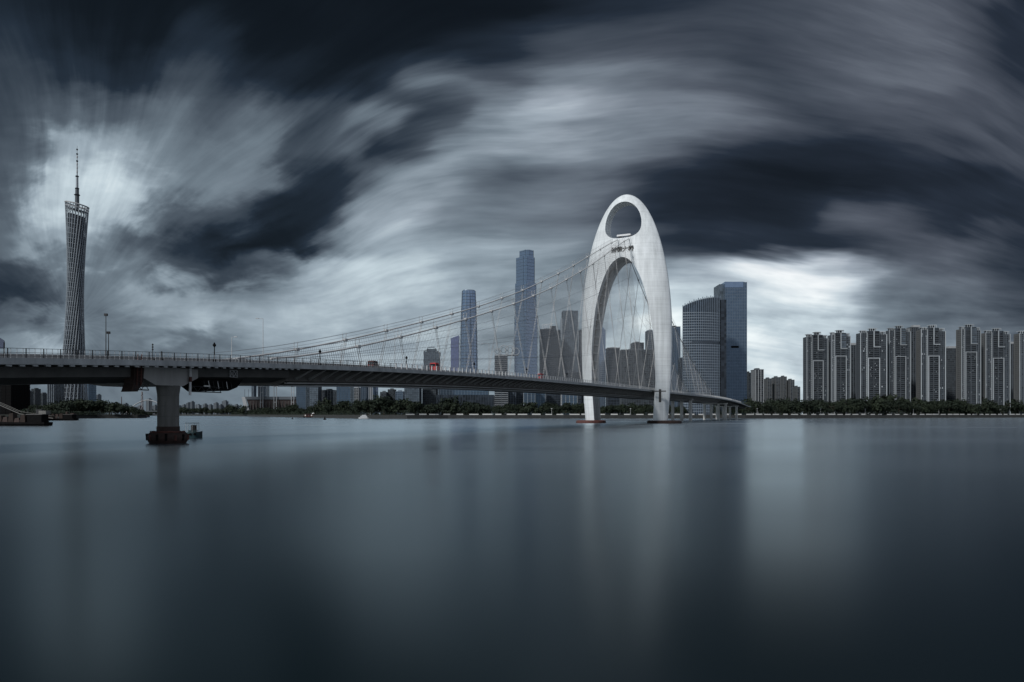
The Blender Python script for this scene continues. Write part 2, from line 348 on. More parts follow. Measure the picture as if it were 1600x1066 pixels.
# ------------------------------------------------------------------ suspension bridge
UX, UY = 0.426, 0.905
CXB, CYB = 65.0, 412.0
br = empty('suspension_bridge', (CXB, CYB, 0), math.atan2(UY, UX), 'pale suspension bridge with a shell shaped arch tower crossing the river', 'bridge')
def solve_d(px, s):
    t = (px - CX) / F
    return (t * (CYB - UX * s) - CXB - UY * s) / (UX - UY * t)
def wxy(d, s): return CXB + UX * d + UY * s, CYB + UY * d - UX * s
def edge_z(px, py, s):
    d = solve_d(px, s); return d, EYE + (HY - py) * wxy(d, s)[1] / F
tab = sorted(edge_z(px, py, 14.0) for px, py in [(0,567),(100,565.5),(200,563),(262,562.5),(350,563),(420,565),(500,569),(600,575),(700,583.5),(800,592),(900,600),(1000,607),(1050,612),(1100,620),(1163,632)])
pf = np.polyfit([t[0] for t in tab], [t[1] for t in tab], 4)
def zd(d): return float(np.polyval(pf, max(-420, min(d, 400))))
def L(d, s, z): return (d, -s, z)           # bridge-local coordinates
D0, D1 = -460, 420
ds = [D0 + i * 8 for i in range((D1 - D0) // 8 + 1)]
def strip(name, prof, m, d_list, smooth=False, parent=br):
    """sweep a closed cross-section (s, height below deck) along the bridge"""
    rings = [[L(d, s, zd(d) + h) for s, h in prof] for d in d_list]
    return MB().loft(rings).build(name, m, parent, smooth)
split = -283
right_ds = [split] + [d for d in ds if d > split + 2]; left_ds = [d for d in ds if d < split - 2] + [split]
mid_ds = [d for d in right_ds if d < 240] + [240]; end_ds = [240] + [d for d in right_ds if d > 241]
strip('roadway', [(-13.4, -.02), (-13.4, .03), (13.4, .03), (13.4, -.02)], MT['asphalt'], ds)
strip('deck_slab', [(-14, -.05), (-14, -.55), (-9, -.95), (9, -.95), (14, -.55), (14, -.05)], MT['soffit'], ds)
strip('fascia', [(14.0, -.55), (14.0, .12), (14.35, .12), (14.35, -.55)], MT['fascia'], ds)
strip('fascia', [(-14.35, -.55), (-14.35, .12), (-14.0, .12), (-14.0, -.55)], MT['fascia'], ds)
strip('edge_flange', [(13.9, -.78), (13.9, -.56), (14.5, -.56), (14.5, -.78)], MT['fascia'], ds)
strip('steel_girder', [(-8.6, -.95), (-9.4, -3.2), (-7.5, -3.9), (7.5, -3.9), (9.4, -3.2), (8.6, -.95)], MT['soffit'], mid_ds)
strip('bottom_flange', [(9.0, -3.75), (9.0, -3.45), (9.75, -3.45), (9.75, -3.75)], MT['conc'], mid_ds)
strip('service_pipe', [(7.2, -4.3), (7.2, -4.0), (7.7, -4.0), (7.7, -4.3)], MT['steel'], mid_ds)
strip('concrete_girder', [(-9.5, -.95), (-9.5, -2.6), (-5.5, -3.4), (5.5, -3.4), (10.2, -2.5), (10.2, -.95)], MT['conc_d'], left_ds)
strip('approach_girder', [(-9, -.95), (-8, -2.7), (8, -2.7), (9, -.95)], MT['conc_d'], end_ds)
# brackets under the cantilevered footway
for k in range(int((240 - split) / 4.2)):
    d = split + 3 + k * 4.2; z = zd(d)
    MB().add([L(d + w, s, z + h) for w in (-.11, .11) for s, h in ((13.9, -.8), (13.9, -.98), (9.45, -3.05), (9.1, -2.5))],
             [(0,1,2,3), (7,6,5,4), (0,4,5,1), (1,5,6,2), (2,6,7,3), (3,7,4,0)]).build('bracket', MT['conc'], br)
# dentils under the concrete edge: the formwork joints
dm = MB().box(-.35, .35, -.16, .16, -.12, .12).mesh('edge_block'); dm.materials.append(MT['fascia'])
for k in range(84):
    d = -430 + k * 1.75
    link('edge_block', dm, br, loc=L(d, 14.2, zd(d) - .92))
# railing
post = MB().box(-.1, .1, -.1, .1, 0, 1.45).mesh('railing_post'); post.materials.append(MT['rail'])
post_d = MB().box(-.05, .05, -.05, .05, 0, 1.35).mesh('railing_post'); post_d.materials.append(MT['steel_d'])
for k in range(296):
    d = -420 + k * 2.4
    link('railing_post', post_d if d < -250 else post, br, loc=L(d, 14.1, zd(d) + .1))
def rails(s, d_list, m, hs, r=.045):
    for h in hs:
        MB().path([L(d, s, zd(d) + h) for d in d_list], r, 4).build('handrail', m, br)
lft = [d for d in ds if d < -250] + [-250]; rgt = [-250] + [d for d in ds if d > -249]
rails(14.1, lft, MT['steel_d'], (1.42, .85, .4), .04); rails(14.1, rgt, MT['rail'], (1.5, .35), .05)
rails(-14.1, ds, MT['rail'], (1.45, .8), .05)
b_ = MB()
for k in range(1000):
    d = -450 + k * .8
    if d < 380: b_.box(d - .025, d + .025, -14.13, -14.08, zd(d) + .1, zd(d) + 1.4)
b_.build('baluster', MT['steel'], br, stuff=True)
b_ = MB()
for k in range(1800):
    d = -450 + k * .45
    if d < 380: b_.box(d - .06, d + .06, 14.04, 14.16, zd(d) + .1, zd(d) + 1.42)
b_.build('baluster', MT['rail'], br, stuff=True)
# crash barriers between footway and road, and along the median
for s in (10.6, -10.6):
    strip('crash_barrier', [(s - .18, .03), (s - .1, .85), (s + .1, .85), (s + .18, .03)], MT['conc'], ds)

# ---- arch tower
def Wz(z):
    return 26.2 * math.sqrt(max(0, 1 - ((z - 49) / 79.8) ** 2)) if z > 49 else 26.2 - 2.4 * ((49 - z) / 47.4) ** 2
def Tz(z): return float(np.interp(z, [0, 25, 65, 90, 110, 128.2], [16, 17, 20.5, 17.5, 12.5, 9])) * (math.sqrt(max(.012, 1 - ((z - 112) / 16.85) ** 4)) if z > 112 else 1.0)
NS = 72
def ring_at(z, w, th):
    out = []
    for k in range(NS):
        a = 2 * math.pi * k / NS; c, s_ = math.cos(a), math.sin(a)
        q = max(0.0, 1 - abs(c) ** 2.7) ** .72
        out.append(L(math.copysign(th / 2 * q + min(.25, th * .05), -s_) if abs(s_) > 1e-6 else 0, -.9 + w * c, z))
    return out
zs = [-3] + [49 * i / 14 for i in range(1, 15)] + [49 + 79.8 * math.sin(math.pi / 2 * i / 48) for i in range(1, 48)] + [128.79]
tb = MB().loft([ring_at(z, max(Wz(z), .7), Tz(z)) for z in zs])
m_out = tb.mesh('arch_tower')
def cutter(outline, dd):
    mb = MB(); n = len(outline)
    vs = [L(-dd, s, z) for s, z in outline] + [L(dd, s, z) for s, z in outline]
    mb.add(vs, [(k, (k+1)%n, n+(k+1)%n, n+k) for k in range(n)] + [tuple(range(n))[::-1], tuple(range(n, 2*n))])
    me = mb.mesh('cut'); bm = bmesh.new(); bm.from_mesh(me); bmesh.ops.recalc_face_normals(bm, faces=bm.faces); bm.to_mesh(me); bm.free()
    o = bpy.data.objects.new('cut', me); COL.objects.link(o); return o
def arch(g):
    pts = []
    for i in range(65):
        a = math.pi * i / 64
        pts.append((-.75 + (18.2 + g) * math.cos(a), 30 + (62 + g) * math.sin(a)))
    low = [(-.75 - (18.2 + g), 22), (-.75 - (16.2 + g), -8), (-.75 + (16.2 + g), -8), (-.75 + (18.2 + g), 22)]
    return pts + low
def eye():
    pts = []
    for i in range(72):
        a = 2 * math.pi * i / 72; c, s_ = math.cos(a), math.sin(a)
        if s_ >= 0: pts.append((-.9 + 10.4 * c, 110.5 + 13.3 * s_))
        else: pts.append((-.9 + 10.4 * math.copysign(abs(c) ** .72, c), 110.5 - 7.6 * abs(s_) ** .8))
    return pts
to = bpy.data.objects.new('tower_tmp', m_out); COL.objects.link(to)
bm = bmesh.new(); bm.from_mesh(m_out); bmesh.ops.recalc_face_normals(bm, faces=bm.faces); bm.to_mesh(m_out); bm.free()
cuts = [cutter(arch(0), 40), cutter(eye(), 40), cutter(arch(2.2), 4.4)]
for c in cuts:
    md = to.modifiers.new('b', 'BOOLEAN'); md.operation = 'DIFFERENCE'; md.solver = 'EXACT'; md.object = c
dg = bpy.context.evaluated_depsgraph_get(); dg.update()
m_t = bpy.data.meshes.new_from_object(to.evaluated_get(dg)); m_t.name = 'arch_tower'
for c in cuts + [to]: bpy.data.objects.remove(c)
m_t.materials.clear()
# white concrete with pour lines and rain streaks
mt = bpy.data.materials.new('arch_concrete'); mt.use_nodes = True; t = mt.node_tree; b = t.nodes['Principled BSDF']; b.inputs['Roughness'].default_value = .6
tc = t.nodes.new('ShaderNodeTexCoord')
def tn(scale, det, vs):
    mp = t.nodes.new('ShaderNodeMapping'); mp.inputs['Scale'].default_value = vs; t.links.new(tc.outputs['Object'], mp.inputs[0])
    n = t.nodes.new('ShaderNodeTexNoise'); n.inputs['Scale'].default_value = scale; n.inputs['Detail'].default_value = det; n.inputs['Roughness'].default_value = .6
    t.links.new(mp.outputs[0], n.inputs['Vector']); return n.outputs[0]
def tm(op, a, b_, c_=None, clamp=False):
    n = t.nodes.new('ShaderNodeMath'); n.operation = op; n.use_clamp = clamp
    for i, v in enumerate((a, b_, c_)):
        if v is None: continue
        if isinstance(v, (int, float)): n.inputs[i].default_value = v
        else: t.links.new(v, n.inputs[i])
    return n.outputs[0]
stk = tn(1, 6, (.55, .55, .035)); blo = tn(1, 5, (.09, .09, .07)); lay = tn(1, 3, (.01, .01, .9))
sx = t.nodes.new('ShaderNodeSeparateXYZ'); t.links.new(tc.outputs['Object'], sx.inputs[0])
ln = tm('LESS_THAN', tm('FRACT', tm('DIVIDE', sx.outputs[2], 4.5), None), .045)
v_ = tm('ADD', tm('MULTIPLY', tm('SUBTRACT', stk, .5), .55), tm('MULTIPLY', tm('SUBTRACT', blo, .5), .36))
v_ = tm('ADD', v_, tm('MULTIPLY', tm('SUBTRACT', lay, .5), .22)); v_ = tm('ADD', v_, tm('MULTIPLY', ln, -.10))
rp = t.nodes.new('ShaderNodeValToRGB'); t.links.new(tm('ADD', v_, .5), rp.inputs[0])
rp.color_ramp.elements[0].position = .15; rp.color_ramp.elements[0].color = (.34, .36, .37, 1)
rp.color_ramp.elements[1].position = .62; rp.color_ramp.elements[1].color = (.76, .80, .82, 1)
t.links.new(rp.outputs[0], b.inputs['Base Color'])
MT['arch'] = mt
m_t.materials.append(mt); m_t.materials.append(mat('recess_olive', (.15, .145, .122), .85, .3, .5, bump=.2))
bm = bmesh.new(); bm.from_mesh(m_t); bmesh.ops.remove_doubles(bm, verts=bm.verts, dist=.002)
for f_ in bm.faces:                                  # the recessed inner faces get a darker olive tone
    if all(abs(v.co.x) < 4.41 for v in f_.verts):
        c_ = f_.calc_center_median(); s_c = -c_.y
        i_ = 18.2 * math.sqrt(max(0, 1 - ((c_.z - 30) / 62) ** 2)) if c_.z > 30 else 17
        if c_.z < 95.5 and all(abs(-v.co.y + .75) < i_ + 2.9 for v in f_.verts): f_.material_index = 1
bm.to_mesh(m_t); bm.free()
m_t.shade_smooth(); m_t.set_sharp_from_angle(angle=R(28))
tw = link('arch_tower', m_t, br)
# ribs across the recess of the inner faces
for sgn in (-1, 1):
    for k in range(13):
        z = 26 + k * 4.7
        inner = 18.2 * math.sqrt(max(0, 1 - ((z - 30) / 62) ** 2)) if z > 30 else 18.0
        s0 = -.75 + sgn * (inner + .15); s1 = -.75 + sgn * (inner + 2.6)
        MB().box(-4.38, 4.38, min(-s0, -s1), max(-s0, -s1), z - .28, z + .28).build('rib', MT['parapet'], tw)
# beam and cable saddles at the foot of the upper opening
MB().box(-5.0, -3.6, -3.2, 4.6, 104.6, 105.5).build('saddle_beam', MT['rail'], tw)
for s in (-3, 3): MB().box(-5.2, 4.5, -s - .7, -s + .7, 102.8, 104.4).build('cable_saddle', MT['steel_d'], tw)
# lettering on the face above the arch
for ch, s in zip('猎德大桥', (-4.95, -1.75, 1.45, 4.65)):
    fc = bpy.data.curves.new('lettering', 'FONT'); fc.body = ch; fc.size = 3.3; fc.extrude = .12; fc.offset = .075; fc.align_x = 'CENTER'; fc.align_y = 'CENTER'
    tmp = bpy.data.objects.new('tmp', fc); COL.objects.link(tmp)
    dg.update(); dg = bpy.context.evaluated_depsgraph_get()
    lm = bpy.data.meshes.new_from_object(tmp.evaluated_get(dg)); bpy.data.objects.remove(tmp)
    lm.name = 'lettering'; lm.materials.clear(); lm.materials.append(MT['letter'])
    dd = Tz(96.5) / 2 * (1 - (abs(s + .9) / Wz(96.5)) ** 2.7) ** .72 + .30
    link('lettering', lm, tw, loc=L(-dd - .1, s - .3, 96.2), rot=(R(90), 0, R(-90)))
# deck-level collar, service cabinet, fenders at the water
MB().box(-9.9, -9.2, -24.2, -16.6, 17.2, 17.7).build('collar', MT['steel_d'], tw)
MB().box(-10.4, -9.4, -21.6, -20.5, 11.5, 18.5).build('service_cabinet', MT['steel_d'], tw)
def oval(rx, ry, z, n=28, cx=0, cy=0): return [(cx + rx * math.cos(2*math.pi*k/n), cy + ry * math.sin(2*math.pi*k/n), z) for k in range(n)]
for s, rx, ry, m in ((-21.5, 10.5, 8, 'rust_f'), (21, 10.5, 9, 'rust_d')):
    MB().loft([oval(rx, ry, -1, cx=0, cy=-s), oval(rx + .3, ry + .3, .4, cx=0, cy=-s), oval(rx + .2, ry + .2, 1.3, cx=0, cy=-s), oval(rx - .6, ry - .6, 1.6, cx=0, cy=-s)]).build('fender', MT[m], br)

# ---- main cables, hangers
side_d = [-290, -284, -265, -237, -203, -166, -129, -80, -40, -15, 0]; side_z = [15.6, 16.6, 19.7, 25.8, 34.2, 44, 55.4, 73.1, 89.5, 99.6, 104.6]
main_d = [0, 20, 63, 100, 138, 168, 200, 232]; main_z = [104.6, 95, 77, 61, 45.5, 34.8, 25.5, 18.0]
def cz(d): return float(np.interp(d, side_d + main_d[1:], side_z + main_z[1:]))
def czs(d): return (cz(d - 9) + cz(d) * 2 + cz(d + 9)) / 4 if abs(d) > 10 else cz(d)
def nb_s(d): return min(12.9, abs(cs(d, 1)) + .2 * max(0, czs(d) - zd(d)))
def cs(d, sg): return sg * (3 + 7 * min(1, abs(d) / 284)) if d < 0 else sg * (3 + 7 * min(1, abs(d) / 232))
for sg in (1, -1):
    cab = MB().path([L(d, cs(d, sg), czs(d)) for d in range(-288, 233, 4)], .2, 10).build('main_cable', MT['cable'], br, True)
    for off, h in ((.55, 1.7), (-.55, 1.7), (.55, .9)):
        MB().path([L(d, cs(d, sg) + off, czs(d) + h) for d in range(-284, 225, 6)], .045, 4).build('hand_rope', MT['steel'], cab)
    for d in [-129 - 18.5 * k for k in range(8)] + [-110.5, -92, -73.5, -55, -36.5, -18] + [20 + 18.5 * k for k in range(11)]:
        z = czs(d); s = cs(d, sg)
        MB().box(d - .6, d + .6, -s - .36, -s + .36, z - .36, z + .36).build('cable_clamp', MT['steel'], cab)
        MB().tube(L(d - .5, s + .55, z), L(d - .4, s + .55, z + 1.9), .07, 4).tube(L(d - .5, s - .55, z), L(d - .4, s - .55, z + 1.9), .07, 4).build('rope_post', MT['steel'], cab)
        dd = d - .03 * (z - zd(d))
        if z - zd(d) > 2.5:
            MB().tube(L(d - .35, s, z - .3), L(dd - .45, sg * nb_s(d), zd(dd)), .065, 5).tube(L(d + .35, s, z - .3), L(dd + .45, sg * nb_s(d), zd(dd)), .065, 5).build('hanger', MT['cable'], br)
# nets of thin ropes hung below the cables
for nm, rng, where in (('side', (-276, -8), 'left of the arch tower'), ('main', (8, 222), 'behind the arch tower')):
    for sg, wh in ((1, 'nearer'), (-1, 'farther')):
        e = empty('safety_net', (CXB, CYB, 0), math.atan2(UY, UX), f'thin grey rope net hanging under the {wh} main cable {where}', 'safety net', 'rope nets below the bridge cables')
        mb = MB(); d = rng[0]
        while d < rng[1]:
            top = czs(d) - .2; s = cs(d, sg); bot = zd(d) + 1.0
            if top - bot > 1.2:
                a, b2 = L(d, s, top), L(d, sg * nb_s(d), bot)
                hw = .029
                mb.add([(a[0]-hw, a[1], a[2]), (a[0]+hw, a[1], a[2]), (b2[0]+hw, b2[1], b2[2]), (b2[0]-hw, b2[1], b2[2]),
                        (a[0], a[1]+hw*1.6, a[2]), (b2[0], b2[1]+hw*1.6, b2[2])], [(0,1,2,3), (1,4,5,2), (4,0,3,5)])
            d += .8 if nm == 'side' else 1.4
        mb.build('net_rope', MT['wire'], e, stuff=True, fix=False)
        for k in range(3):
            f = .25 + .25 * k
            MB().path([L(d, cs(d, sg) * (1 - f) + sg * nb_s(d) * f, (czs(d) - .2) * (1 - f) + (zd(d) + 1) * f) for d in range(rng[0], rng[1], 6)], .05, 4).build('edge_rope', MT['wire'], e)

# ---- river pier of the bridge, left
PD, PS = -311.3, 8.9
PX, PY = wxy(PD, PS)
zc = zd(PD)
cap = MB()
for s in (8.6, -9.0): pass
poly = [(-6.4, -1.0), (6.3, -1.0), (6.3, -2.5), (2.9, -4.05), (-3.0, -4.05), (-6.4, -2.6)]
rings = [[L(PD - 1.3 + a * .93, s, zc + h) for a, h in poly] for s in (10.9, -2.5)] + [[L(PD + a * .9, -11, zc + (h if h > -2 else h * .6 - .8)) for a, h in poly]]
cap.loft(rings).build('pier_cap', MT['conc'], br)
prof = [(1.75, -2), (1.75, 2.2), (1.66, 3.0), (1.66, 8.3), (1.9, zc - 4.0)]
MB().loft([oval(r, r * 1.12, z, 30, PD, -PS) for r, z in prof]).build('pier_column', MT['pier'], br, True)
MB().loft([oval(1.77, 1.77 * 1.12, z, 30, PD, -PS) for z in (2.0, 2.9)], caps=False).build('tide_mark', MT['rust_d'], br, True)
for z in (4.6, 6.4, 8.2): MB().loft([oval(1.69, 1.69 * 1.12, z, 30, PD, -PS), oval(1.69, 1.69 * 1.12, z + .07, 30, PD, -PS)], caps=False).build('pour_joint', MT['conc_d'], br, True)
MB().tube(L(PD + 2.6, 11.3, zc - .9), L(PD + 2.5, 11.3, zc - 5.6), .22, 8).build('drain_pipe', MT['rail'], br)
MB().tube(L(PD + 2.6, 11.3, zc - 2.4), L(PD + 2.56, 11.3, zc - 3.3), .27, 8).build('pipe_band', MT['rust'], br)
fd = empty('pier_fender', (PX, PY, 0), 0, 'rusty dark red floating fender ring around the foot of the river pier', 'fender')
MB().loft([oval(2.6, 2.4, -.6, 36), oval(3.15, 2.9, .35, 36), oval(3.4, 3.1, 1.0, 36), oval(3.3, 3.0, 1.5, 36), oval(2.9, 2.7, 1.85, 36), oval(2.0, 2.1, 2.0, 36), oval(1.9, 2.0, .3, 36)], caps=False).build('hull', MT['rust_d'], fd, True)
for k in range(14):
    a = 2 * math.pi * k / 14 + .1
    MB().tube((3.28 * math.cos(a), 3.0 * math.sin(a), .55), (3.36 * math.cos(a), 3.06 * math.sin(a), 1.45 + .12 * (k % 3)), .2, 8).build('rubber_bumper', MT['dark'] if k % 3 else MT['rust'], fd)
MB().path([(2.7 * math.cos(2*math.pi*k/30), 2.5 * math.sin(2*math.pi*k/30), 1.95 + .06 * math.sin(k*2.3)) for k in range(31)], .17, 5).build('mooring_rope', MT['rust'], fd)

# hanging inspection platforms
def platform(px0, px1, s, drop, label):
    d0, d1 = solve_d(px0, s), solve_d(px1, s); dm_ = (d0 + d1) / 2
    e = empty('inspection_platform', (CXB, CYB, 0), math.atan2(UY, UX), label, 'inspection platform', 'platforms hung under the bridge deck')
    z = zd(dm_)
    return e, d0, d1, z
e, d0, d1, z = platform(313, 369, 10.8, 5, 'black hanging work platform under the deck right of the pier')
prof = [(d0, -3.35), (d1 + 1.6, -2.7), (d1 + .2, -4.25), (d1 - 1.6, -4.9), (d1 - 2.0, -5.0), (d0 + 1.8, -5.15), (d0 + .4, -4.3)]
MB().loft([[L(a, s, z + h) for a, h in prof] for s in (10.8, 5.5)]).build('basket', MT['dark'], e)
for k in range(7):
    a = d0 + .5 + k * (d1 - d0) / 8
    MB().tube(L(a, 11.0, z - 3.3), L(a + .3, 11.0, z - 4.6), .06, 4).build('guard_post', MT['rail' if k % 2 else 'steel_d'], e)
MB().box(d0 + .6, d0 + 1.9, -11.05, -10.85, z - 4.4, z - 4.15).build('floodlight', MT['lamp'], e)
dq = solve_d(364, 10.4)
fr = MB()
for a, b2 in (((-.9, -1.1), (.9, -1.1)), ((-.9, -2.35), (.9, -2.35)), ((-.9, -1.1), (-.9, -2.35)), ((.9, -1.1), (.9, -2.35)), ((0, -1.1), (0, -2.35)),
              ((-.9, -1.1), (0, -2.35)), ((0, -1.1), (-.9, -2.35)), ((0, -1.1), (.9, -2.35)), ((.9, -1.1), (0, -2.35))):
    fr.tube(L(dq + a[0], 10.5, z + a[1]), L(dq + b2[0], 10.5, z + b2[1]), .07, 4)
fr.build('lattice_frame', MT['steel'], e)
e, d0, d1, z = platform(197, 217, 9.8, 5, 'rusty hanging ladder platform under the deck left of the pier')
MB().loft([[L(a, s, z + h) for a, h in ((d0 + .5, -1.0), (d1, -1.0), (d1 - .2, -3.2), (d1 - 1.2, -4.9), (d0 - .1, -4.95), (d0 + .4, -3.6))] for s in (11.0, 8.6)]).build('basket', MT['rust_d'], e)
for a in (d0 + 1.0, d1 - .6): MB().tube(L(a, 11.2, z + 1.2), L(a - .2, 11.2, z - 3.9), .1, 5).build('ladder_rail', MT['rust'], e)
for k in range(9): MB().tube(L(d0 + 1.0, 11.2, z + .8 - .5 * k), L(d1 - .6, 11.2, z + .8 - .5 * k), .06, 4).build('rung', MT['rust'], e)
# truss walkway that links them past the pier
e = empty('truss_walkway', (CXB, CYB, 0), math.atan2(UY, UX), 'thin steel truss walkway slung under the deck beside the pier', 'walkway')
for da, db in ((solve_d(208, 11), PD - 5.5), (PD + 2.6, solve_d(345, 11))):
    n = max(2, int((db - da) / 1.6))
    zt = zd(PD) - 4.0; zb = zt - .95
    MB().tube(L(da, 11, zb), L(db, 11, zb), .09, 5).build('bottom_chord', MT['steel_d'], e)
    MB().tube(L(da, 11, zt), L(db, 11, zt), .07, 5).build('top_chord', MT['steel_d'], e)
    for k in range(n):
        a = da + (db - da) * k / n; b2 = da + (db - da) * (k + .5) / n; c2 = da + (db - da) * (k + 1) / n
        MB().tube(L(a, 11, zb), L(b2, 11, zt), .06, 4).tube(L(b2, 11, zt), L(c2, 11, zb), .06, 4).build('diagonal', MT['steel_d'], e)

# ---- landing piers of the far approach
for j, (px, hh) in enumerate(((1080, 0), (1133, 0), (1150, 0))):
    d = solve_d(px, 9 if j else 10)
    for s in (9.5, 3.2, -3.2, -9.5):
        MB().box(d - .9, d + .9, -s - .95, -s + .95, -2, zd(d) - 3.6).build('approach_column', MT['parapet'], br)
    MB().box(d - 1.2, d + 1.2, -11.2, 11.2, zd(d) - 3.6, zd(d) - 2.4 + .0).build('cross_beam', MT['parapet'], br)

# ------------------------------------------------------------------ lamps, signs and traffic on the deck
def globe_lamp():
    e = empty('globe_lamp', (0, 0, 0), 0, 'x', 'street lamp')
    MB().loft([oval(.28, .28, 0, 8), oval(.28, .28, .45, 8), oval(.11, .11, .6, 8), oval(.08, .08, 2.7, 8), oval(.15, .15, 2.75, 8)]).build('post', MT['dark'], e)
    MB().loft([oval(.12, .12, 2.75, 10), oval(.30, .30, 2.95, 10), oval(.30, .30, 3.15, 10), oval(.12, .12, 3.32, 10)]).build('lamp_shade', MT['dark'], e, True)
    MB().loft([oval(.2, .2, 3.33, 8), oval(.03, .03, 3.55, 8)]).build('finial', MT['dark'], e)
    return e
g0 = globe_lamp(); first = True
for px, wh in ((335, 'above the hanging work platform'), (500, 'near the left cable end'), (635, 'left of the small red van'), (741, 'before the slender rounded skyscraper'), (823, 'before the tallest stepped skyscraper'), (886, 'just left of the arch tower')):
    o = g0 if first else copy_tree(g0); first = False
    d = solve_d(px, 13.6); x, y = wxy(d, 13.6); o.location = (x, y, zd(d) + .03)
    tag(o, f'black single globe lamp post on the near footway {wh}', 'street lamp', 'globe lamps along the near footway')
def mast(px, s, ytop, arm, label, r=.10):
    d = solve_d(px, s); x, y = wxy(d, s); z0 = zd(d) + .03; H = EYE + (HY - ytop) * y / F - z0
    e = empty('lamp_mast', (x, y, z0), 0, label, 'street lamp', 'lamp masts along the bridge road')
    MB().tube((0, 0, 0), (0, 0, H), r, 8, r * .6).build('pole', MT['steel_d' if px < 300 else 'steel'], e)
    MB().tube((0, 0, 0), (0, 0, .8), r * 1.8, 8).build('base', MT['steel_d'], e)
    if arm:
        MB().tube((0, 0, H - .05), (arm, 0, H + .1), r * .55, 6).build('arm', MT['steel'], e)
        MB().box(arm - .55 if arm < 0 else arm - .1, arm + .1 if arm < 0 else arm + .55, -.16, .16, H - .02, H + .14).build('lamp_head', MT['steel'], e)
    else:
        MB().box(-.28, .28, -.2, .2, H - .1, H + .35).build('lamp_head', MT['steel_d'], e)
    return e
mast(165.5, -13, 493, 0, 'tall plain mast on the deck just right of the lattice tower')
mast(169.5, -13, 521, 0, 'shorter mast directly beside the tall plain mast')
mast(362, -13, 527, .7, 'short curved lamp mast between the globe lamp and the tall arm mast')
mast(411, -13, 498, -1.2, 'tall lamp mast with a short arm left of the cable ends')
mast(533, 0, 538, .9, 'lamp mast with a curved head in front of the left cable end')
mast(617, -6, 517, -1.4, 'tall arm lamp mast beneath the rising cables')
mast(764, -6, 537, -2.2, 'square arm lamp mast left of the building with ring crown')
def signal_pole(px, s, ytop, label):
    d = solve_d(px, s); x, y = wxy(d, s); z0 = zd(d); H = EYE + (HY - ytop) * y / F - z0
    e = empty('signal_pole', (x, y, z0), 0, label, 'signal pole')
    MB().tube((0, 0, 0), (0, 0, H), .05, 6).build('pole', MT['steel_d'], e)
    for k in range(3): MB().tube((0, 0, H * (.62 + .14 * k)), (0, 0, H * (.70 + .14 * k)), .13, 8).build('signal_lamp', MT['steel_d'], e)
    MB().box(-.25, .25, -.25, .25, 0, .4).build('base', MT['steel_d'], e)
signal_pole(238.5, 13.5, 537, 'thin dark pole with three stacked round fittings above the pier')
signal_pole(252.5, 13.5, 549, 'short dark pole standing on the deck above the pier')
d = solve_d(6.5, 13.5); x, y = wxy(d, 13.5)
e = empty('road_sign', (x, y, zd(d)), 0, 'dark blue road sign on a black post at the left end of the deck', 'road sign')
MB().tube((0, 0, 0), (0, 0, 2.2), .08, 8).build('post', MT['dark'], e)
MB().prism([(-1.6, -.04), (.05, -.04), (.05, .04), (-1.6, .04)], 1.35, 3, [3.5, 2.4, 2.4, 3.5]).build('sign_board', mat('sign_blue', (.03, .045, .09), .5), e)
def van(px, s, lab, body, size=1.0, short=1.0):
    d = solve_d(px, s); x, y = wxy(d, s)
    e = empty('small_van', (x, y, zd(d) + .03), math.atan2(UY, UX), lab, 'van')
    k = size
    MB().loft([[(a*k, b2*k, z*k) for a, b2, z in ring] for ring in (
        [(-1.7,-.85,.35),(1.7,-.85,.35),(1.7,.85,.35),(-1.7,.85,.35)], [(-1.75,-.88,1.0),(1.75,-.88,1.0),(1.75,.88,1.0),(-1.75,.88,1.0)],
        [(-1.7,-.8,1.85),(1.2,-.8,1.85),(1.2,.8,1.85),(-1.7,.8,1.85)], [(-1.6,-.74,1.95),(1.1,-.74,1.95),(1.1,.74,1.95),(-1.6,.74,1.95)])]).build('body', body, e)
    MB().box(-1.78*k, -1.70*k, -.68*k, .68*k, 1.15*k, 1.72*k).build('rear_window', MT['gl_dark'], e)
    MB().box(-1.3*k, .9*k, -.90*k, -.82*k, 1.15*k, 1.65*k).build('side_window', MT['gl_dark'], e)
    for a in (-1.1, 1.1):
        for b2 in (-.8, .8): MB().tube((a*k, (b2-.1)*k, .33*k), (a*k, (b2+.1)*k, .33*k), .33*k, 12).build('wheel', MT['dark'], e)
    for b2 in (-.65, .65): MB().box(-1.80*k, -1.74*k, (b2-.1)*k, (b2+.1)*k, .8*k, 1.05*k).build('tail_light', MT['red'], e)
    e.scale = (short, 1, 1.12)
    return e
van(679, 12.3, 'small bright red van on the near footway left of the violet glass tower', MT['red'], 1.12, .5)
van(845, 12.2, 'tiny red and white van in front of the crowned grey office block', MT['red'], 1.0, .6)
van(583, 8.0, 'small rust and white tricycle van loaded with goods below the cables', MT['rust'], 1.0, .6)

d = solve_d(350, -11.8); x, y = wxy(d, -11.8)
e = empty('utility_cabinet', (x, y, zd(d) + .03), math.atan2(UY, UX), 'pinkish grey utility cabinet on the far footway right of the globe lamp', 'cabinet')
MB().box(-.7, .7, -.5, .5, 0, 1.7).build('body', mat('cabinet_pink', (.24, .20, .19), .7), e); MB().box(-.8, .8, -.6, .6, 1.7, 1.85).build('roof', MT['steel'], e)
van(376, -7.0, 'grey van on the far lane left of the tall arm lamp mast', MT['steel'], 1.0)
van(716, -6.0, 'pale van on the far lane in front of the violet glass building', MT['rail'], 1.0)
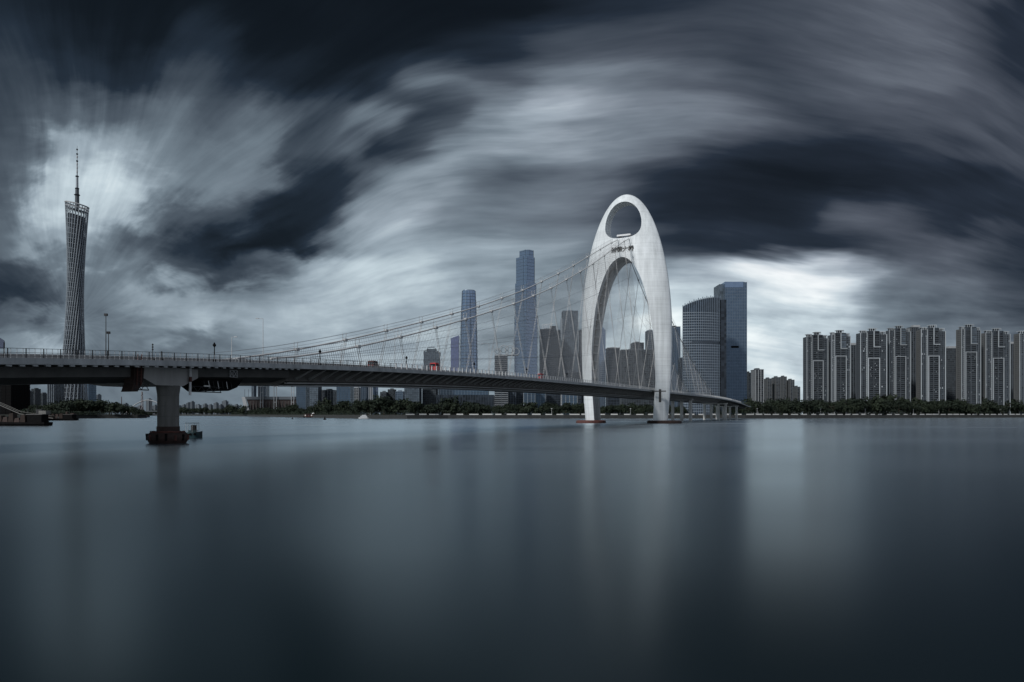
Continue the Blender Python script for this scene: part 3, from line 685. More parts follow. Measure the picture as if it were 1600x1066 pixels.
# ------------------------------------------------------------------ buildings
def frame(px0, px1, ytop, Y, D, label, cat, group=None, yaw=0.0, name='office_tower', adj=True):
    if adj and yaw == 0.0:
        w0 = px1 - px0; k = Y / (Y + D)
        if px1 < CX: px1 = max(px0 + .5 * w0, CX + (px1 - CX) / k)
        elif px0 > CX: px0 = min(px1 - .5 * w0, CX + (px0 - CX) / k)
    W = (px1 - px0) * Y / F; x = ((px0 + px1) / 2 - CX) * Y / F
    H = EYE + (HY - ytop) * Y / F - BANKZ
    e = empty(name, (x, Y + D / 2, BANKZ), yaw, label, cat, group)
    return e, W, H
def grid(e, W, D, H, floor, bay, glassm, pierm, slabm, pw=.5, sw=.6, proud=.35, z0=0.0, cx=0.0, cy=0.0, faces='flr', roof=True, wall='wall'):
    """glass body with upright piers and floor bands that stand proud of it"""
    MB().box(cx - W/2, cx + W/2, cy - D/2, cy + D/2, z0, z0 + H).build(wall, glassm, e)
    n = max(1, round(W / bay)); pmh = None
    sl = MB(); nf = max(1, round(H / floor))
    for k in range(1, nf + 1):
        z = z0 + H * k / nf
        sl.box(cx - W/2 - proud*.7, cx + W/2 + proud*.7, cy - D/2 - proud*.7, cy + D/2 + proud*.7, z - sw, z - .02)
    sl.build('floor_band', slabm, e, stuff=True)
    pmh = MB().box(-pw/2, pw/2, -proud, proud, 0, H + .4).mesh('pier'); pmh.materials.append(pierm)
    if 'f' in faces:
        for k in range(n + 1): link('pier', pmh, e, loc=(cx - W/2 + W*k/n, cy - D/2, z0))
    nd = max(1, round(D / bay))
    for ch, x in (('l', -W/2), ('r', W/2)):
        if ch in faces:
            for k in range(1, nd): link('pier', pmh, e, loc=(cx + x, cy - D/2 + D*k/nd, z0), rot=(0, 0, R(90)))
    if roof:
        rf = MB().box(cx - W/2 - proud, cx + W/2 + proud, cy - D/2 - proud, cy + D/2 + proud, z0 + H, z0 + H + .9).build('roof', slabm, e)
        MB().box(cx - W*.22, cx + W*.2, cy - D*.2, cy + D*.3, z0 + H + .9, z0 + H + 3.4).build('plant_room', slabm, rf)
def simple(px0, px1, ytop, Y, D, label, glassm='gl_grey', pierm='mull', slabm='mull', bay=4, floor=4, cat='office tower', name='office_tower', group=None, pw=.5, sw=.7, proud=.35, yaw=0.0, faces='flr', roof=True):
    e, W, H = frame(px0, px1, ytop, Y, D, label, cat, group, yaw, name)
    grid(e, W, D, H, floor, bay, MT[glassm], MT[pierm], MT[slabm], pw, sw, proud, faces=faces, roof=roof)
    return e, W, H

# -- residential towers on the right bank
def apartment(px0, px1, ytop, Y, label, kind=0, D=14):
    e, W, H = frame(px0, px1, ytop, Y, D, label, 'apartment tower', 'apartment towers on the right bank', 0, 'apartment_tower', False)
    fl = 3.05 + .12 * (px0 % 3 - 1); nf = int(H / fl); ra_ = random.Random(int(px0))
    AP = mat('apartment_render', tuple(c * k for c, k in zip((.080, .095, .112), [ra_.uniform(.75, 1.45)] * 3)), .8, .22, .08, streak=True)
    AW = mat('apartment_white', tuple(c * k for c, k in zip((.33, .36, .385), [ra_.uniform(.8, 1.25)] * 3)), .7, .15, .1, streak=True)
    w1 = W * (.27 if kind != 1 else .18); w3 = W * (.26 if kind != 2 else .30); w2 = W - w1 - w3
    # wings
    for cx, w, hh in ((-W/2 + w1/2, w1, H - 5), (W/2 - w3/2, w3, H - 7)):
        MB().box(cx - w/2 + .2, cx + w/2 - .2, -D/2 + 2.2, D/2, 0, hh).build('glazing', MT['apt_g'], e)
        sl = MB()
        for k in range(int(hh / fl) + 1): sl.box(cx - w/2 + .1, cx + w/2 - .1, -D/2 + 1.9, D/2 + .1, k*fl - .36, k*fl + .36)
        sl.build('spandrel', AP, e, stuff=True)
        nb = max(2, round(w / 3.2))
        pm_ = MB().box(-.36, .36, -.5, .5, 0, hh).mesh('pier'); pm_.materials.append(AP)
        pw_ = MB().box(-.5, .5, -.62, .5, 0, hh + .6).mesh('pier'); pw_.materials.append(AW)
        for k in range(nb + 1): link('pier', pw_ if k in (0, nb) else pm_, e, loc=(cx - w/2 + .5 + (w - 1) * k / nb, -D/2 + 2.0, 0))
    MB().box(-W/2 - .15, -W/2 + .1, -D/2 + 1.6, D/2 + .4, 0, H - 4.9).build('gable_wall', (MT['apt_b'] if px0 > 1430 else AP), e)
    sw_ = MB()
    for k in range(nf - 2):
        for yy in (.3, .65): sw_.box(-W/2 - .22, -W/2 - .12, -D/2 + D*yy - .7, -D/2 + D*yy + .7, k*fl + 1.0, k*fl + 2.4)
    sw_.build('gable_window', MT['apt_g'], e, stuff=True)
    # central bay with balconies
    x0, x1 = -W/2 + w1, W/2 - w3
    MB().box(x0, x1, -D/2 + 1.0, D/2 - 1, 0, H - 2).build('glazing', MT['apt_g'], e)
    sl = MB(); ba = MB()
    for k in range(int((H - 3) / fl)):
        sl.box(x0, x1, -D/2 - .35, -D/2 + 1.2, k*fl - .22, k*fl + .12)
        ba.box(x0 + .3, x1 - .3, -D/2 - .33, -D/2 - .2, k*fl + .12, k*fl + (1.05 if k % 5 else 1.7))
    sl.build('balcony_slab', AP, e, stuff=True); ba.build('balcony_front', MT['apt_d'], e, stuff=True)
    mid = (x0 + x1) / 2
    pv = MB().box(-.32, .32, -.4, 1.2, 0, H - 3).mesh('pier'); pv.materials.append(AP)
    for x in (x0, mid, x1): link('pier', pv, e, loc=(x, -D/2, 0))
    # white frames drawn on the front
    zf = H * (.66 if kind != 1 else .70); a = x0 + .2; b2 = x1 - .2
    for x in (a, b2): MB().box(x - .5, x + .5, -D/2 - 1.0, -D/2 - .3, 0, zf).build('frame_post', AW, e)
    MB().box(a - .5, b2 + .5, -D/2 - 1.05, -D/2 - .3, zf, zf + 1.0).build('frame_lintel', AW, e)
    MB().box(mid - .6, mid + .6, -D/2 - 1.0, -D/2 - .3, H * .80, H - 1.5).build('frame_post', AW, e)
    MB().box(mid - .6, b2 + 1.6, -D/2 - 1.05, -D/2 - .3, H * .80 - 1.0, H * .80).build('frame_lintel', AW, e)
    # white strip of small windows beside the bay
    st = MB()
    for k in range(int(H * .92 / fl)): st.box(x0 - 1.9, x0 - .5, -D/2 + .9, -D/2 + 2.0, k*fl + .1, k*fl + 1.9)
    st.build('bay_panel', AW, e, stuff=True)
    if kind in (1, 3): MB().box(mid + .7, b2 - .2, -D/2 - .30, -D/2 - .1, H * .80, H - 4).build('curtain_wall', MT['gl_grey'], e)
    # crowns
    for cx, w, zz, hh in ((x0 + w2 * .55, w2 * .62, H - 2, 4.4), (-W/2 + w1 * .55, w1 * .8, H - 5, 4.2), (W/2 - w3 * .5, w3 * .7, H - 7, 4.6)):
        cr = MB().box(cx - w/2, cx + w/2, -D/2 + 2, D/2 - 3, zz + hh - .9, zz + hh).build('roof_canopy', AW, e)
        MB().box(cx - w*.36, cx + w*.36, -D/2 + 4.5, D/2 - 5, zz, zz + hh - .9).build('plant_room', AP, cr)
        for xx in (-w/2 + .4, -w/6, w/6, w/2 - .4): MB().box(cx + xx - .3, cx + xx + .3, -D/2 + 2.1, -D/2 + 2.7, zz, zz + hh - .9).build('canopy_post', AW, cr)
    # curtains and blinds drawn in some windows, box air conditioners under others
    bl = MB(); ac = MB()
    for k in range(30):
        zz = ra_.randrange(2, max(3, nf - 3)) * fl; u_ = ra_.random()
        if u_ < .5: x = ra_.uniform(x0 + 1, x1 - 2.2); bl.box(x, x + ra_.uniform(.8, 1.8), -D/2 + .86, -D/2 + .99, zz + .3, zz + 2.2)
        else:
            x = ra_.choice((ra_.uniform(-W/2 + .8, x0 - 2.4), ra_.uniform(x1 + .5, W/2 - 2))); bl.box(x, x + ra_.uniform(.8, 1.6), -D/2 + 2.06, -D/2 + 2.19, zz + .45, zz + 2.2)
        x = ra_.choice((ra_.uniform(-W/2 + .8, x0 - 2.4), ra_.uniform(x1 + .5, W/2 - 2))); ac.box(x, x + .9, -D/2 + 1.3, -D/2 + 1.85, zz - .3, zz + .35)
    bl.build('window_blind', AW, e, stuff=True); ac.build('air_conditioner', AP, e, stuff=True)
    return e
A = [(1261, 1295, 521, 1060, 'grey apartment tower standing leftmost of the right bank row with open sky on its left', 0),
     (1300, 1330, 518, 1060, 'grey apartment tower with a glazed upper corner, second in the right bank row', 1),
     (1345, 1387, 515, 1060, 'wide grey apartment tower, third in the right bank row', 2),
     (1390, 1424, 511, 1075, 'apartment tower with a pale glazed strip in the middle of the right bank row', 3),
     (1440, 1479, 510, 1070, 'tall grey apartment tower left of the low dip in the right bank row', 2),
     (1503, 1534, 509, 1090, 'slim tall apartment tower right of the low dip in the right bank row', 1),
     (1541, 1580, 515, 1110, 'wide apartment tower with curved balconies and a beige left side near the right edge', 2),
     (1594, 1640, 516, 1120, 'beige sided apartment tower cut off by the right edge of the photo', 0)]
for px0, px1, yt, Y, lab, k in A: apartment(px0, px1, yt, Y, lab, k)
B = [(1292, 1303, 537, 1150, 'narrow dark apartment block seen between the first two towers of the right bank row'),
     (1327, 1346, 540, 1170, 'receding grey apartment block behind the second tower of the right bank row'),
     (1385, 1393, 524, 1160, 'thin slice of an apartment block between the wide third tower and the glazed strip tower'),
     (1424, 1442, 512, 1170, 'tall bluish apartment block with a beige side behind the middle of the right bank row'),
     (1478, 1503, 545, 1180, 'lower apartment block that fills the dip in the right bank row'),
     (1532, 1545, 530, 1180, 'narrow pale block between the slim tower and the curved balcony tower'),
     (1576, 1600, 538, 1210, 'dark low block between the last two towers at the right edge')]
for px0, px1, yt, Y, lab in B:
    e, W, H = frame(px0, px1, yt, Y, 14, lab, 'apartment block', 'apartment blocks behind the right bank row', 0, 'apartment_block', False)
    grid(e, W, 14, H, 3.1, 3.2, MT['apt_g'], MT['apt'], MT['apt_d'], .9, .9, .4)
    MB().box(-W/2 - .6, -W/2 - .36, -6.6, 6.6, 0, H - .2).build('gable_wall', MT['apt_b' if px0 > 1400 else 'apt_d'], e)
    MB().box(-W*.3, W*.3, -6, 2, H + .9, H + 4.2).build('roof_canopy', MT['apt_w'], e)
# -- small residential cluster between the hotel and the row
simple(1173, 1193, 578, 1250, 26, 'brownish residential tower with white upright stripes right of the glass slab tower', 'apt_g', 'apt_w', 'apt', 5.2, 3.2, 'apartment tower', 'apartment_tower', pw=1.0)
simple(1165, 1174, 583, 1330, 20, 'dark narrow block touching the right side of the glass slab tower', 'apt_g', 'apt_d', 'apt_d', 4, 3.2, 'apartment block', 'apartment_block')
for px0, px1, yt, lab in ((1193, 1206, 592, 'low beige block right of the striped residential tower'), (1206, 1219, 590, 'pale block in the middle of the low beige cluster'), (1219, 1229, 589, 'highest block of the low beige cluster'), (1229, 1241, 594, 'grey stepped block near the right end of the low beige cluster'), (1241, 1250, 605, 'dark small block that ends the low beige cluster')):
    simple(px0, px1, yt, 1600 + rnd.uniform(-60, 60), 26, lab, 'apt_g', 'apt_b', 'apt', 4.2, 3.1, 'apartment block', 'apartment_block', 'low residential cluster on the right bank', pw=1.2, sw=1.0)
# -- round fronted hotel and slab tower
YH = 900.0
e, W, H = frame(1068, 1129, 462, YH, 40, 'round fronted glass hotel with a rising roof line right of the arch tower', 'hotel', None, 0, 'round_hotel', False)
Rr = W * .95; arcN = 19
def hp(u_, off=0.0):          # plan of the convex front, u_ 0..1 from left to right
    a = math.radians(-112 + 60 * u_)
    return ((Rr + off) * math.cos(a), (Rr + off) * math.sin(a))
xs = [hp(0)[0], hp(1)[0]]; kx = W / (xs[1] - xs[0]); ox = -W/2 - xs[0] * kx
ymin = min(hp(k/40)[1] for k in range(41))
def hq(u_, off=0.0): x, y = hp(u_, off); return (x * kx + ox, y - ymin - 20)
def roofz(u_): return (H - 12) + 11.5 * (1 - (1 - u_) ** 2.2)
pl = [hq(k/24) for k in range(25)] + [(W/2, 20), (-W/2 + 13, 20)]
MB().prism(pl, 0, H, [roofz(k/24) - 1 for k in range(25)] + [H - 1, H - 19]).build('curved_wall', glass('hotel_glass', (.04, .06, .085), .2, 1.5, .35, .7), e)
sl = MB(); nfl = 38
for k in range(nfl):
    z = 4 + k * (H - 22) / nfl
    o_ = [hq(j/24, .5) for j in range(25)] + [hq(j/24, -.3) for j in range(24, -1, -1)]
    n = len(o_); sl.add([(x, y, z) for x, y in o_] + [(x, y, z + .95) for x, y in o_], [(j, (j+1)%n, n+(j+1)%n, n+j) for j in range(n)] + [(j, j+1, 48-j, 49-j) for j in range(24)] + [(n+j, n+j+1, n+48-j, n+49-j) for j in range(24)])
sl.build('floor_band', MT['mull_l'], e, stuff=True)
for k in range(arcN + 1):
    x, y = hq(k / arcN, .35); z1 = roofz(k / arcN)
    MB().box(x - .36, x + .36, y - .35, y + .35, 0, z1 + (1.8 if k % 2 else .6)).build('pier', MT['mull'], e)
    if k < arcN:
        x2, y2 = hq((k + .5) / arcN, .3); MB().box(x2 - .22, x2 + .22, y2 - .35, y2 + .35, 0, roofz((k + .5)/arcN)).build('mullion', MT['mull_d'], e)
bz = MB(); o_ = [hq(j/24, .9) for j in range(5, 25)]
for j in range(19):
    (xa, ya), (xb, yb) = o_[j], o_[j+1]; bz.add([(xa, ya, H*.60), (xb, yb, H*.60), (xb, yb, H*.60+3), (xa, ya, H*.60+3), (xa, ya+1.2, H*.60), (xb, yb+1.2, H*.60), (xb, yb+1.2, H*.60+3), (xa, ya+1.2, H*.60+3)], [(0,1,2,3), (3,2,6,7), (0,4,5,1), (4,7,6,5)])
bz.build('sky_lobby_band', MT['mull_d'], e)
MB().box(W/2 - .3, W/2 + 6.5, -14, 20, 0, H - 4).build('side_slab', MT['gl_dark'], e)
e, W, H = simple(1122, 1167, 441, 985, 34, 'tall blue glass slab tower behind the round fronted hotel', 'gl_navy', 'mull', 'mull', 3.4, 4.2, pw=.3, sw=.35, proud=.18, roof=False)
MB().prism([(-W/2-.3, -17.3), (W/2-5, -17.3), (W/2+.3, -12), (W/2+.3, 17.3), (-W/2-.3, 17.3)], H - 7, H + .6).build('parapet', MT['gl_blue'], e)
MB().box(-W/2 - 6, -W/2 - .2, -10, 17, 0, H - 1.5).build('side_wall', MT['gl_grey'], e)
MB().box(-W*.22, W*.12, -17.8, -17.2, H*.505, H*.505 + 2.6).build('plant_louvre', MT['dark'], e)
# -- twin skyline skyscrapers
def super_tower(px, wpx, ytop, Y, label, taper, notch):
    x = (px - CX) * Y / F; W = wpx * Y / F; H = EYE + (HY - ytop) * Y / F - BANKZ
    e = empty('skyscraper', (x, Y + W / 2, BANKZ), R(notch), label, 'skyscraper')
    return e, W, H
e, W, H = super_tower(731.5, 27.5, 453, 2350, 'slender rounded glass skyscraper with a tapering top left of the tallest tower', 0, 8)
def tri(w, z, n=36):
    out = []
    for k in range(n):
        a = 2 * math.pi * k / n; r = w / 2 * (1 + .06 * math.cos(3 * a + 1.2)); out.append((r * math.cos(a), r * math.sin(a), z))
    return out
prof = [(0, .97), (.2, 1.0), (.4, 1.0), (.6, .97), (.8, .90), (.93, .82), (1.0, .78)]
def wp(f): return float(np.interp(f, [p[0] for p in prof], [p[1] for p in prof]))
MB().loft([tri(W * wp(k / 24), H * k / 24) for k in range(25)]).build('glass_shaft', MT['gl_blue'], e, True)
for k in range(0, 36, 3):
    MB().path([tuple(Vector(tri(W * wp(f/16) * 1.004, H * f / 16)[k])) for f in range(17)], .7, 4).build('rib', MT['mull'], e)
bd = MB()
for k in range(1, 40): bd.loft([tri(W * wp(k/40) * 1.006, H*k/40 - .6), tri(W * wp(k/40) * 1.006, H*k/40 + .6)])
bd.build('floor_band', MT['mull_d'], e, stuff=True)
MB().loft([tri(W * .70, H), tri(W * .66, H + 3)]).build('roof', MT['mull'], e)
e, W, H = super_tower(822, 27.5, 389.5, 2050, 'tallest blue grey skyscraper with stepped corners at its top', 0, 40)
def stepbox(nm, x0, x1, y0, y1, z0, z1, c, m):
    p = [(x0 + c, y0), (x1 - c, y0), (x1, y0 + c), (x1, y1 - c), (x1 - c, y1), (x0 + c, y1), (x0, y1 - c), (x0, y0 + c)]
    o = MB().prism(p, z0, z1).build(nm, m, e)
    for q in range(8):
        (xa, ya), (xb, yb) = p[q], p[(q+1) % 8]; n = max(1, int(math.hypot(xb-xa, yb-ya) / 4.4))
        mm = MB()
        for k in range(n + 1):
            xx, yy = xa + (xb-xa)*k/n, ya + (yb-ya)*k/n; mm.box(xx - .4, xx + .4, yy - .4, yy + .4, z0, z1 + 1)
        if q in (0, 1, 7, 6): mm.build('mullion_strip', MT['mull'], o, stuff=True)
    fb = MB(); z = z0 + 8
    while z < z1:
        fb.prism([(a*1.004, b2*1.004) for a, b2 in p], z, z + .8); z += 9.5
    fb.build('floor_band', MT['mull_d'], o, stuff=True)
stepbox('lower_shaft', -W/2, W/2, -W/2, W/2, 0, H*.60, 4, MT['gl_blue'])
stepbox('middle_shaft', -W/2 + 1, W/2 - 1.5, -W/2 + 1, W/2, H*.60, H*.80, 6, MT['gl_blue'])
stepbox('upper_shaft', -W/2 + 2, W/2 - 6, -W/2 + 2, W/2 - 2, H*.80, H*.955, 7, MT['gl_blue'])
stepbox('crown', -W/2 + 13, W/2 - 6.5, -W/2 + 6, W/2 - 4, H*.955, H, 7, MT['gl_blue'])
# -- other towers above and below the deck (px0, px1, ytop, Y, D, label, glass, pier, slab, bay, floor)
S = [
 (704.5, 718, 529, 2100, 30, 'violet blue glass building with a slanted roof left of the slender skyscraper', 'gl_violet', 'mull', 'gl_violet', 9, 12),
 (843, 869, 515, 1500, 34, 'grey office block with a white truss crown right of the tallest skyscraper', 'gl_dark', 'mull_d', 'mull_d', 3.6, 4),
 (877.5, 903, 486, 1550, 36, 'tall grey green glass tower with a stepped left edge beside the arch tower', 'gl_grey', 'mull_d', 'mull', 4, 4.2),
 (868, 880, 517, 1600, 26, 'low shoulder block against the left side of the grey green glass tower', 'gl_dark', 'mull', 'mull_d', 4, 4),
 (879, 908, 582, 1250, 24, 'dark low block in front of the grey green glass tower', 'gl_dark', 'mull_d', 'mull_d', 4, 4),
 (903, 912, 517, 1650, 20, 'thin dark slab directly left of the arch tower leg', 'gl_dark', 'mull_l', 'mull_d', 4, 4),
 (930, 946, 516, 1500, 28, 'blue glass tower with a sloping shoulder seen inside the left of the arch', 'gl_blue', 'mull', 'mull', 4, 4),
 (946.5, 968, 545, 1200, 30, 'black glass cube with a pale roof rim seen through the arch', 'gl_dark', 'mull_d', 'mull_d', 4.2, 4.2),
 (966, 1021, 547, 1350, 40, 'wide grey apartment complex seen through the arch', 'apt_g', 'apt', 'apt', 4.4, 3.4),
 (985, 1006, 536, 1420, 30, 'raised middle block on the wide complex seen through the arch', 'apt_g', 'apt', 'apt', 4.4, 3.4),
 (1008, 1024, 517, 1500, 28, 'grey slab tower against the inner edge of the right arch leg', 'gl_grey', 'mull_d', 'mull', 4, 4),
 (1043, 1063, 511, 1400, 30, 'blue grey slab tower just right of the arch tower leg', 'gl_navy', 'mull', 'mull_d', 4, 4),
 (1059, 1072, 561, 1300, 26, 'dark lower block between the slab tower and the round fronted hotel', 'gl_dark', 'mull_d', 'mull_d', 4, 4),
 (773, 793, 556, 1480, 34, 'light striped building under the rings of the ring crown', 'gl_dark', 'apt', 'apt_w', 6, 4.0),
 (662, 688, 550, 1700, 34, 'grey green building with an arched crown behind the small red van', 'gl_grey', 'mull', 'mull_d', 5, 4),
 (393, 400, 585, 1950, 20, 'thin grey tower above the left end of the boat shaped stadium', 'gl_grey', 'mull', 'mull_d', 5, 4),
 (403, 421, 580, 1980, 28, 'pale striped tower behind the left part of the boat shaped stadium', 'gl_grey', 'apt_w', 'mull', 6, 4),
 (463, 484, 590, 1500, 30, 'dark blue block at the right end of the boat shaped stadium', 'gl_navy', 'mull_d', 'mull_d', 4, 4),
 (484, 503, 585, 1450, 30, 'grey office slab right of the dark blue block', 'gl_grey', 'mull_d', 'mull', 3, 4),
 (503, 526, 610, 1500, 28, 'pale apartment block with white upright stripes below the deck', 'apt_g', 'apt_w', 'apt', 6.5, 3.2),
 (526, 553, 590, 1350, 30, 'broad dark navy office block below the deck', 'gl_navy', 'mull_d', 'mull_d', 5, 4),
 (553, 564, 606, 1550, 26, 'whitish block between the navy office block and the curved roof tower', 'apt_g', 'apt_w', 'apt_w', 5, 3.2),
 (564, 576, 595, 1450, 26, 'slate blue slab left of the curved roof tower', 'gl_navy', 'mull', 'mull_d', 4, 4),
 (594, 606, 613, 1700, 26, 'low grey apartment block right of the curved roof tower', 'apt_g', 'apt', 'apt', 4, 3.2),
 (606, 619, 609, 1720, 26, 'dark blocky apartment tower below the deck with a small roof hut', 'apt_g', 'apt_d', 'apt_d', 4, 3.2),
 (618, 632, 612, 1650, 26, 'blue grey slab left of the square blue block', 'gl_navy', 'mull', 'mull', 4, 4),
 (632, 659, 595, 1250, 34, 'square blue grey office block left of the wide black museum', 'gl_grey', 'mull_d', 'mull_d', 3.6, 4),
 (660, 684, 598, 1300, 34, 'speckled grey office block touching the left of the wide black museum', 'apt_g', 'apt_d', 'apt', 3.6, 3.6),
 (688, 764, 602, 1500, 40, 'deep blue glass block rising behind the wide black museum', 'gl_navy', 'mull', 'mull_d', 6, 5),
 (773, 794, 607, 1180, 30, 'white banded block right of the wide black museum', 'gl_dark', 'apt', 'apt_w', 9, 3.4),
 (794, 806, 606, 1200, 26, 'dark grey block right of the white banded block', 'gl_dark', 'mull', 'mull_d', 4, 4),
 (806, 818, 604, 1230, 26, 'near black block above the tree line left of the striped pair', 'gl_dark', 'mull_d', 'mull_d', 4, 4),
 (818, 836, 604, 1160, 26, 'left block of the striped pair with bright uprights below the deck', 'gl_navy', 'mull_l', 'mull_d', 5.5, 4),
 (836, 852, 606, 1190, 26, 'right block of the striped pair with bright uprights below the deck', 'gl_navy', 'mull_l', 'mull_d', 7, 4),
 (853, 876, 607, 1230, 28, 'dark plain block midway between the striped pair and the arch leg', 'gl_dark', 'mull_d', 'mull_d', 5, 4),
 (876, 902, 607, 1170, 28, 'navy block with white uprights nearest the left arch leg', 'gl_navy', 'apt_w', 'mull_d', 6.5, 4),
 (0, 34, 590, 1000, 40, 'dark brown grey block at the left edge beneath the deck', 'dark', 'dark', 'dark', 6, 4),
 (38, 48, 612, 2000, 24, 'pale tower left of two in the gap under the left end of the deck', 'apt_g', 'apt', 'apt', 5, 3.4),
 (49, 60, 608, 2050, 26, 'stepped pale tower in the middle of the gap under the left end of the deck', 'apt_g', 'apt', 'apt_d', 5, 3.4),
 (61, 72, 615, 2100, 26, 'low hazy block right in the gap under the left end of the deck', 'apt_g', 'apt', 'apt', 5, 3.4),
 (74, 94, 590, 1450, 34, 'dark slab with pale upright stripes left of the foot of the lattice tower', 'gl_dark', 'mull_l', 'gl_dark', 5, 40),
 (131, 146, 592, 1620, 30, 'dark blue slab right of the foot of the lattice tower', 'gl_navy', 'mull_d', 'mull_d', 5, 5),
]
made = {}
for px0, px1, yt, Y, D, lab, g, p, s_, bay, fl in S:
    made[lab] = simple(px0, px1, yt, Y, D, lab, g, p, s_, bay, fl, 'building' if Y > 1 and yt > 600 else 'office tower', 'city_building' if yt > 600 else 'office_tower')
def get(w): return next(v for k, v in made.items() if w in k)
# slanted and crowned tops
e, W, H = get('violet blue'); MB().prism([(-W/2, -15.2), (W/2, -15.2), (W/2, 15.2), (-W/2, 15.2)], H - .1, H, [H + .5, H + 9, H + 9, H + .5]).build('slanted_roof', MT['gl_violet'], e)
e, W, H = get('white truss crown')
for k in range(6): MB().tube((-W*.38 + k*W*.11, -15, H + .9), (-W*.33 + k*W*.11, -15, H + 9 + k*.5), .4, 4).build('crown_post', MT['rail'], e)
MB().tube((-W*.42, -15, H + 9), (W*.32, -15, H + 12.5), .6, 4).build('crown_beam', MT['rail'], e)
MB().box(W*.15, W*.5, -10, 10, H + .9, H + 8).build('stair_head', MT['gl_dark'], e)
e, W, H = get('grey green glass'); MB().box(-W/2 - 3, -W/2 - .4, -14, 14, 0, H - 14).build('side_strip', MT['mull_l'], e)
e, W, H = get('arched crown')
MB().path([(-W/2 + W*f, -17, H + .9 + (5 if .2 < f < .8 else 0) + 4.5*math.sin(math.pi*f)) for f in [i/16 for i in range(17)]], .7, 5).build('crown_arch', MT['mull_d'], e)
MB().prism([(-W*.3, -16), (W*.3, -16), (W*.3, 10), (-W*.3, 10)], H + .9, H + 7).build('mansard', MT['gl_grey'], e)
e, W, H = get('black glass cube'); MB().box(-W/2 - 1, W/2 + 1, -16, 16, H + 1.0, H + 2.0).build('roof_rim', MT['apt_w'], e)
e, W, H = get('sloping shoulder'); MB().prism([(-W*.45, -13), (W*.2, -13), (W*.45, -13), (W*.45, 13), (-W*.45, 13)], H, H + 6, [H + 9, H + 7, H + 1, H + 1, H + 9]).build('sloping_cap', MT['gl_blue'], e)
# ring crown building
e = empty('ring_crown', pt(790, 556, 1480) + Vector((0, 6, 1.2)), 0, 'row of open steel rings standing on the light striped building', 'roof sculpture')
for k, (px, r) in enumerate(((777, 6.5), (787, 9.5), (797, 9.5), (806, 7))):
    cx = (px - 790) * 1480 / F
    MB().path([(cx + r*math.cos(2*math.pi*q/28), .5*k, r + 1 + r*math.sin(2*math.pi*q/28)) for q in range(29)], .6, 5).build('ring', MT['steel'], e)
    MB().path([(cx + r*.55*math.cos(2*math.pi*q/20), .5*k, r + 1 + r*.55*math.sin(2*math.pi*q/20)) for q in range(21)], .4, 5).build('inner_ring', MT['steel_d'], e)
    for q in range(6): a = q*math.pi/3; MB().tube((cx + r*.55*math.cos(a), .5*k, r+1+r*.55*math.sin(a)), (cx + r*math.cos(a), .5*k, r+1+r*math.sin(a)), .25, 4).build('spoke', MT['steel_d'], e)
    MB().box(cx - r*.8, cx + r*.8, -2, 3, -1.2, 1.0).build('plinth', MT['apt'], e)
# curved roof tower
e, W, H = frame(576, 591, 600, 1500, 26, 'dark tower with a bright curved sail roof below the deck', 'building', None, 0, 'city_building')
MB().prism([(-W/2, -13), (W/2, -13), (W/2, 13), (-W/2, 13)], 0, H).build('wall', MT['gl_navy'], e)
MB().loft([[(W*.05 + W*.45*math.cos(a)*f, y, H*.98*math.sin(a)) for a in [i*math.pi/24 for i in range(13)] for f in (1,)] + [(W*.05, y, 0)] for y in (-14.5, -13.05)]).build('sail', MT['gl_blue'], e)
for k in range(3): MB().box(-W/2 + k*W*.22, -W/2 + k*W*.22 + 1.5, -13.8, -13.05, 0, H).build('pier', MT['apt_w'], e)
# wide black museum
e, W, H = frame(682, 773, 617, 1050, 60, 'wide black museum block with a pale notch behind the shore trees', 'museum', None, 0, 'museum')
MB().box(-W/2, W/2, -30, 30, 6, H).build('wall', MT['gl_dark'], e); MB().box(-W*.42, W*.44, -26, 26, 0, 6).build('base', MT['dark'], e)
MB().box(-W*.06, 0, -31, -29.9, 8, 15).build('notch_frame', MT['apt'], e)
for k in range(22): MB().box(-W/2 + W*k/22, -W/2 + W*k/22 + .5, -30.5, -29.95, 6, H + .3).build('pier', MT['mull_d'], e)
# boat shaped grandstand on its island
YS = 1900.0
e = empty('boat_stadium', (pt(424, 640, YS).x, YS + 40, BANKZ), 0, 'boat shaped grandstand with a white prow and tall roof masts', 'stadium')
W = 90 * YS / F; H = EYE + (HY - 620) * YS / F - BANKZ
MB().prism([(-W*.40, -35), (W*.47, -35), (W*.49, 35), (-W*.44, 35)], 0, H*.5).build('base', MT['conc_d'], e)
MB().loft([[(-W*.36, -36, 4), (W*.46, -36, 4), (W*.46, 36, 4), (-W*.36, 36, 4)], [(-W*.42, -44, H*.84), (W*.49, -44, H*.84), (W*.49, 44, H*.84), (-W*.42, 44, H*.84)]]).build('hull', mat('stadium_brown', (.045, .034, .034), .8, .4, .1), e)
MB().prism([(-W*.44, -46), (W*.5, -46), (W*.5, 46), (-W*.44, 46)], H*.84, H).build('roof', MT['apt'], e)
for k in range(15): MB().box(-W*.36 + k*W*.055, -W*.36 + k*W*.055 + .8, -43, -38, 2, H*.84).build('rib', MT['conc_d'], e)
MB().loft([[(-W*.50, y, H*.98), (-W*.44, y, H*.98), (-W*.40, y, H*.5), (-W*.335, y, 2), (-W*.39, y, 2), (-W*.47, y, H*.55)] for y in (-47, -44.2)]).build('prow', MT['apt_w'], e)
MB().loft([[(W*.46, y, H*.7), (W*.49, y, H*.7), (W*.515, y, 4), (W*.495, y, 2)] for y in (-47, -44.2)]).build('stern', MT['apt_w'], e)
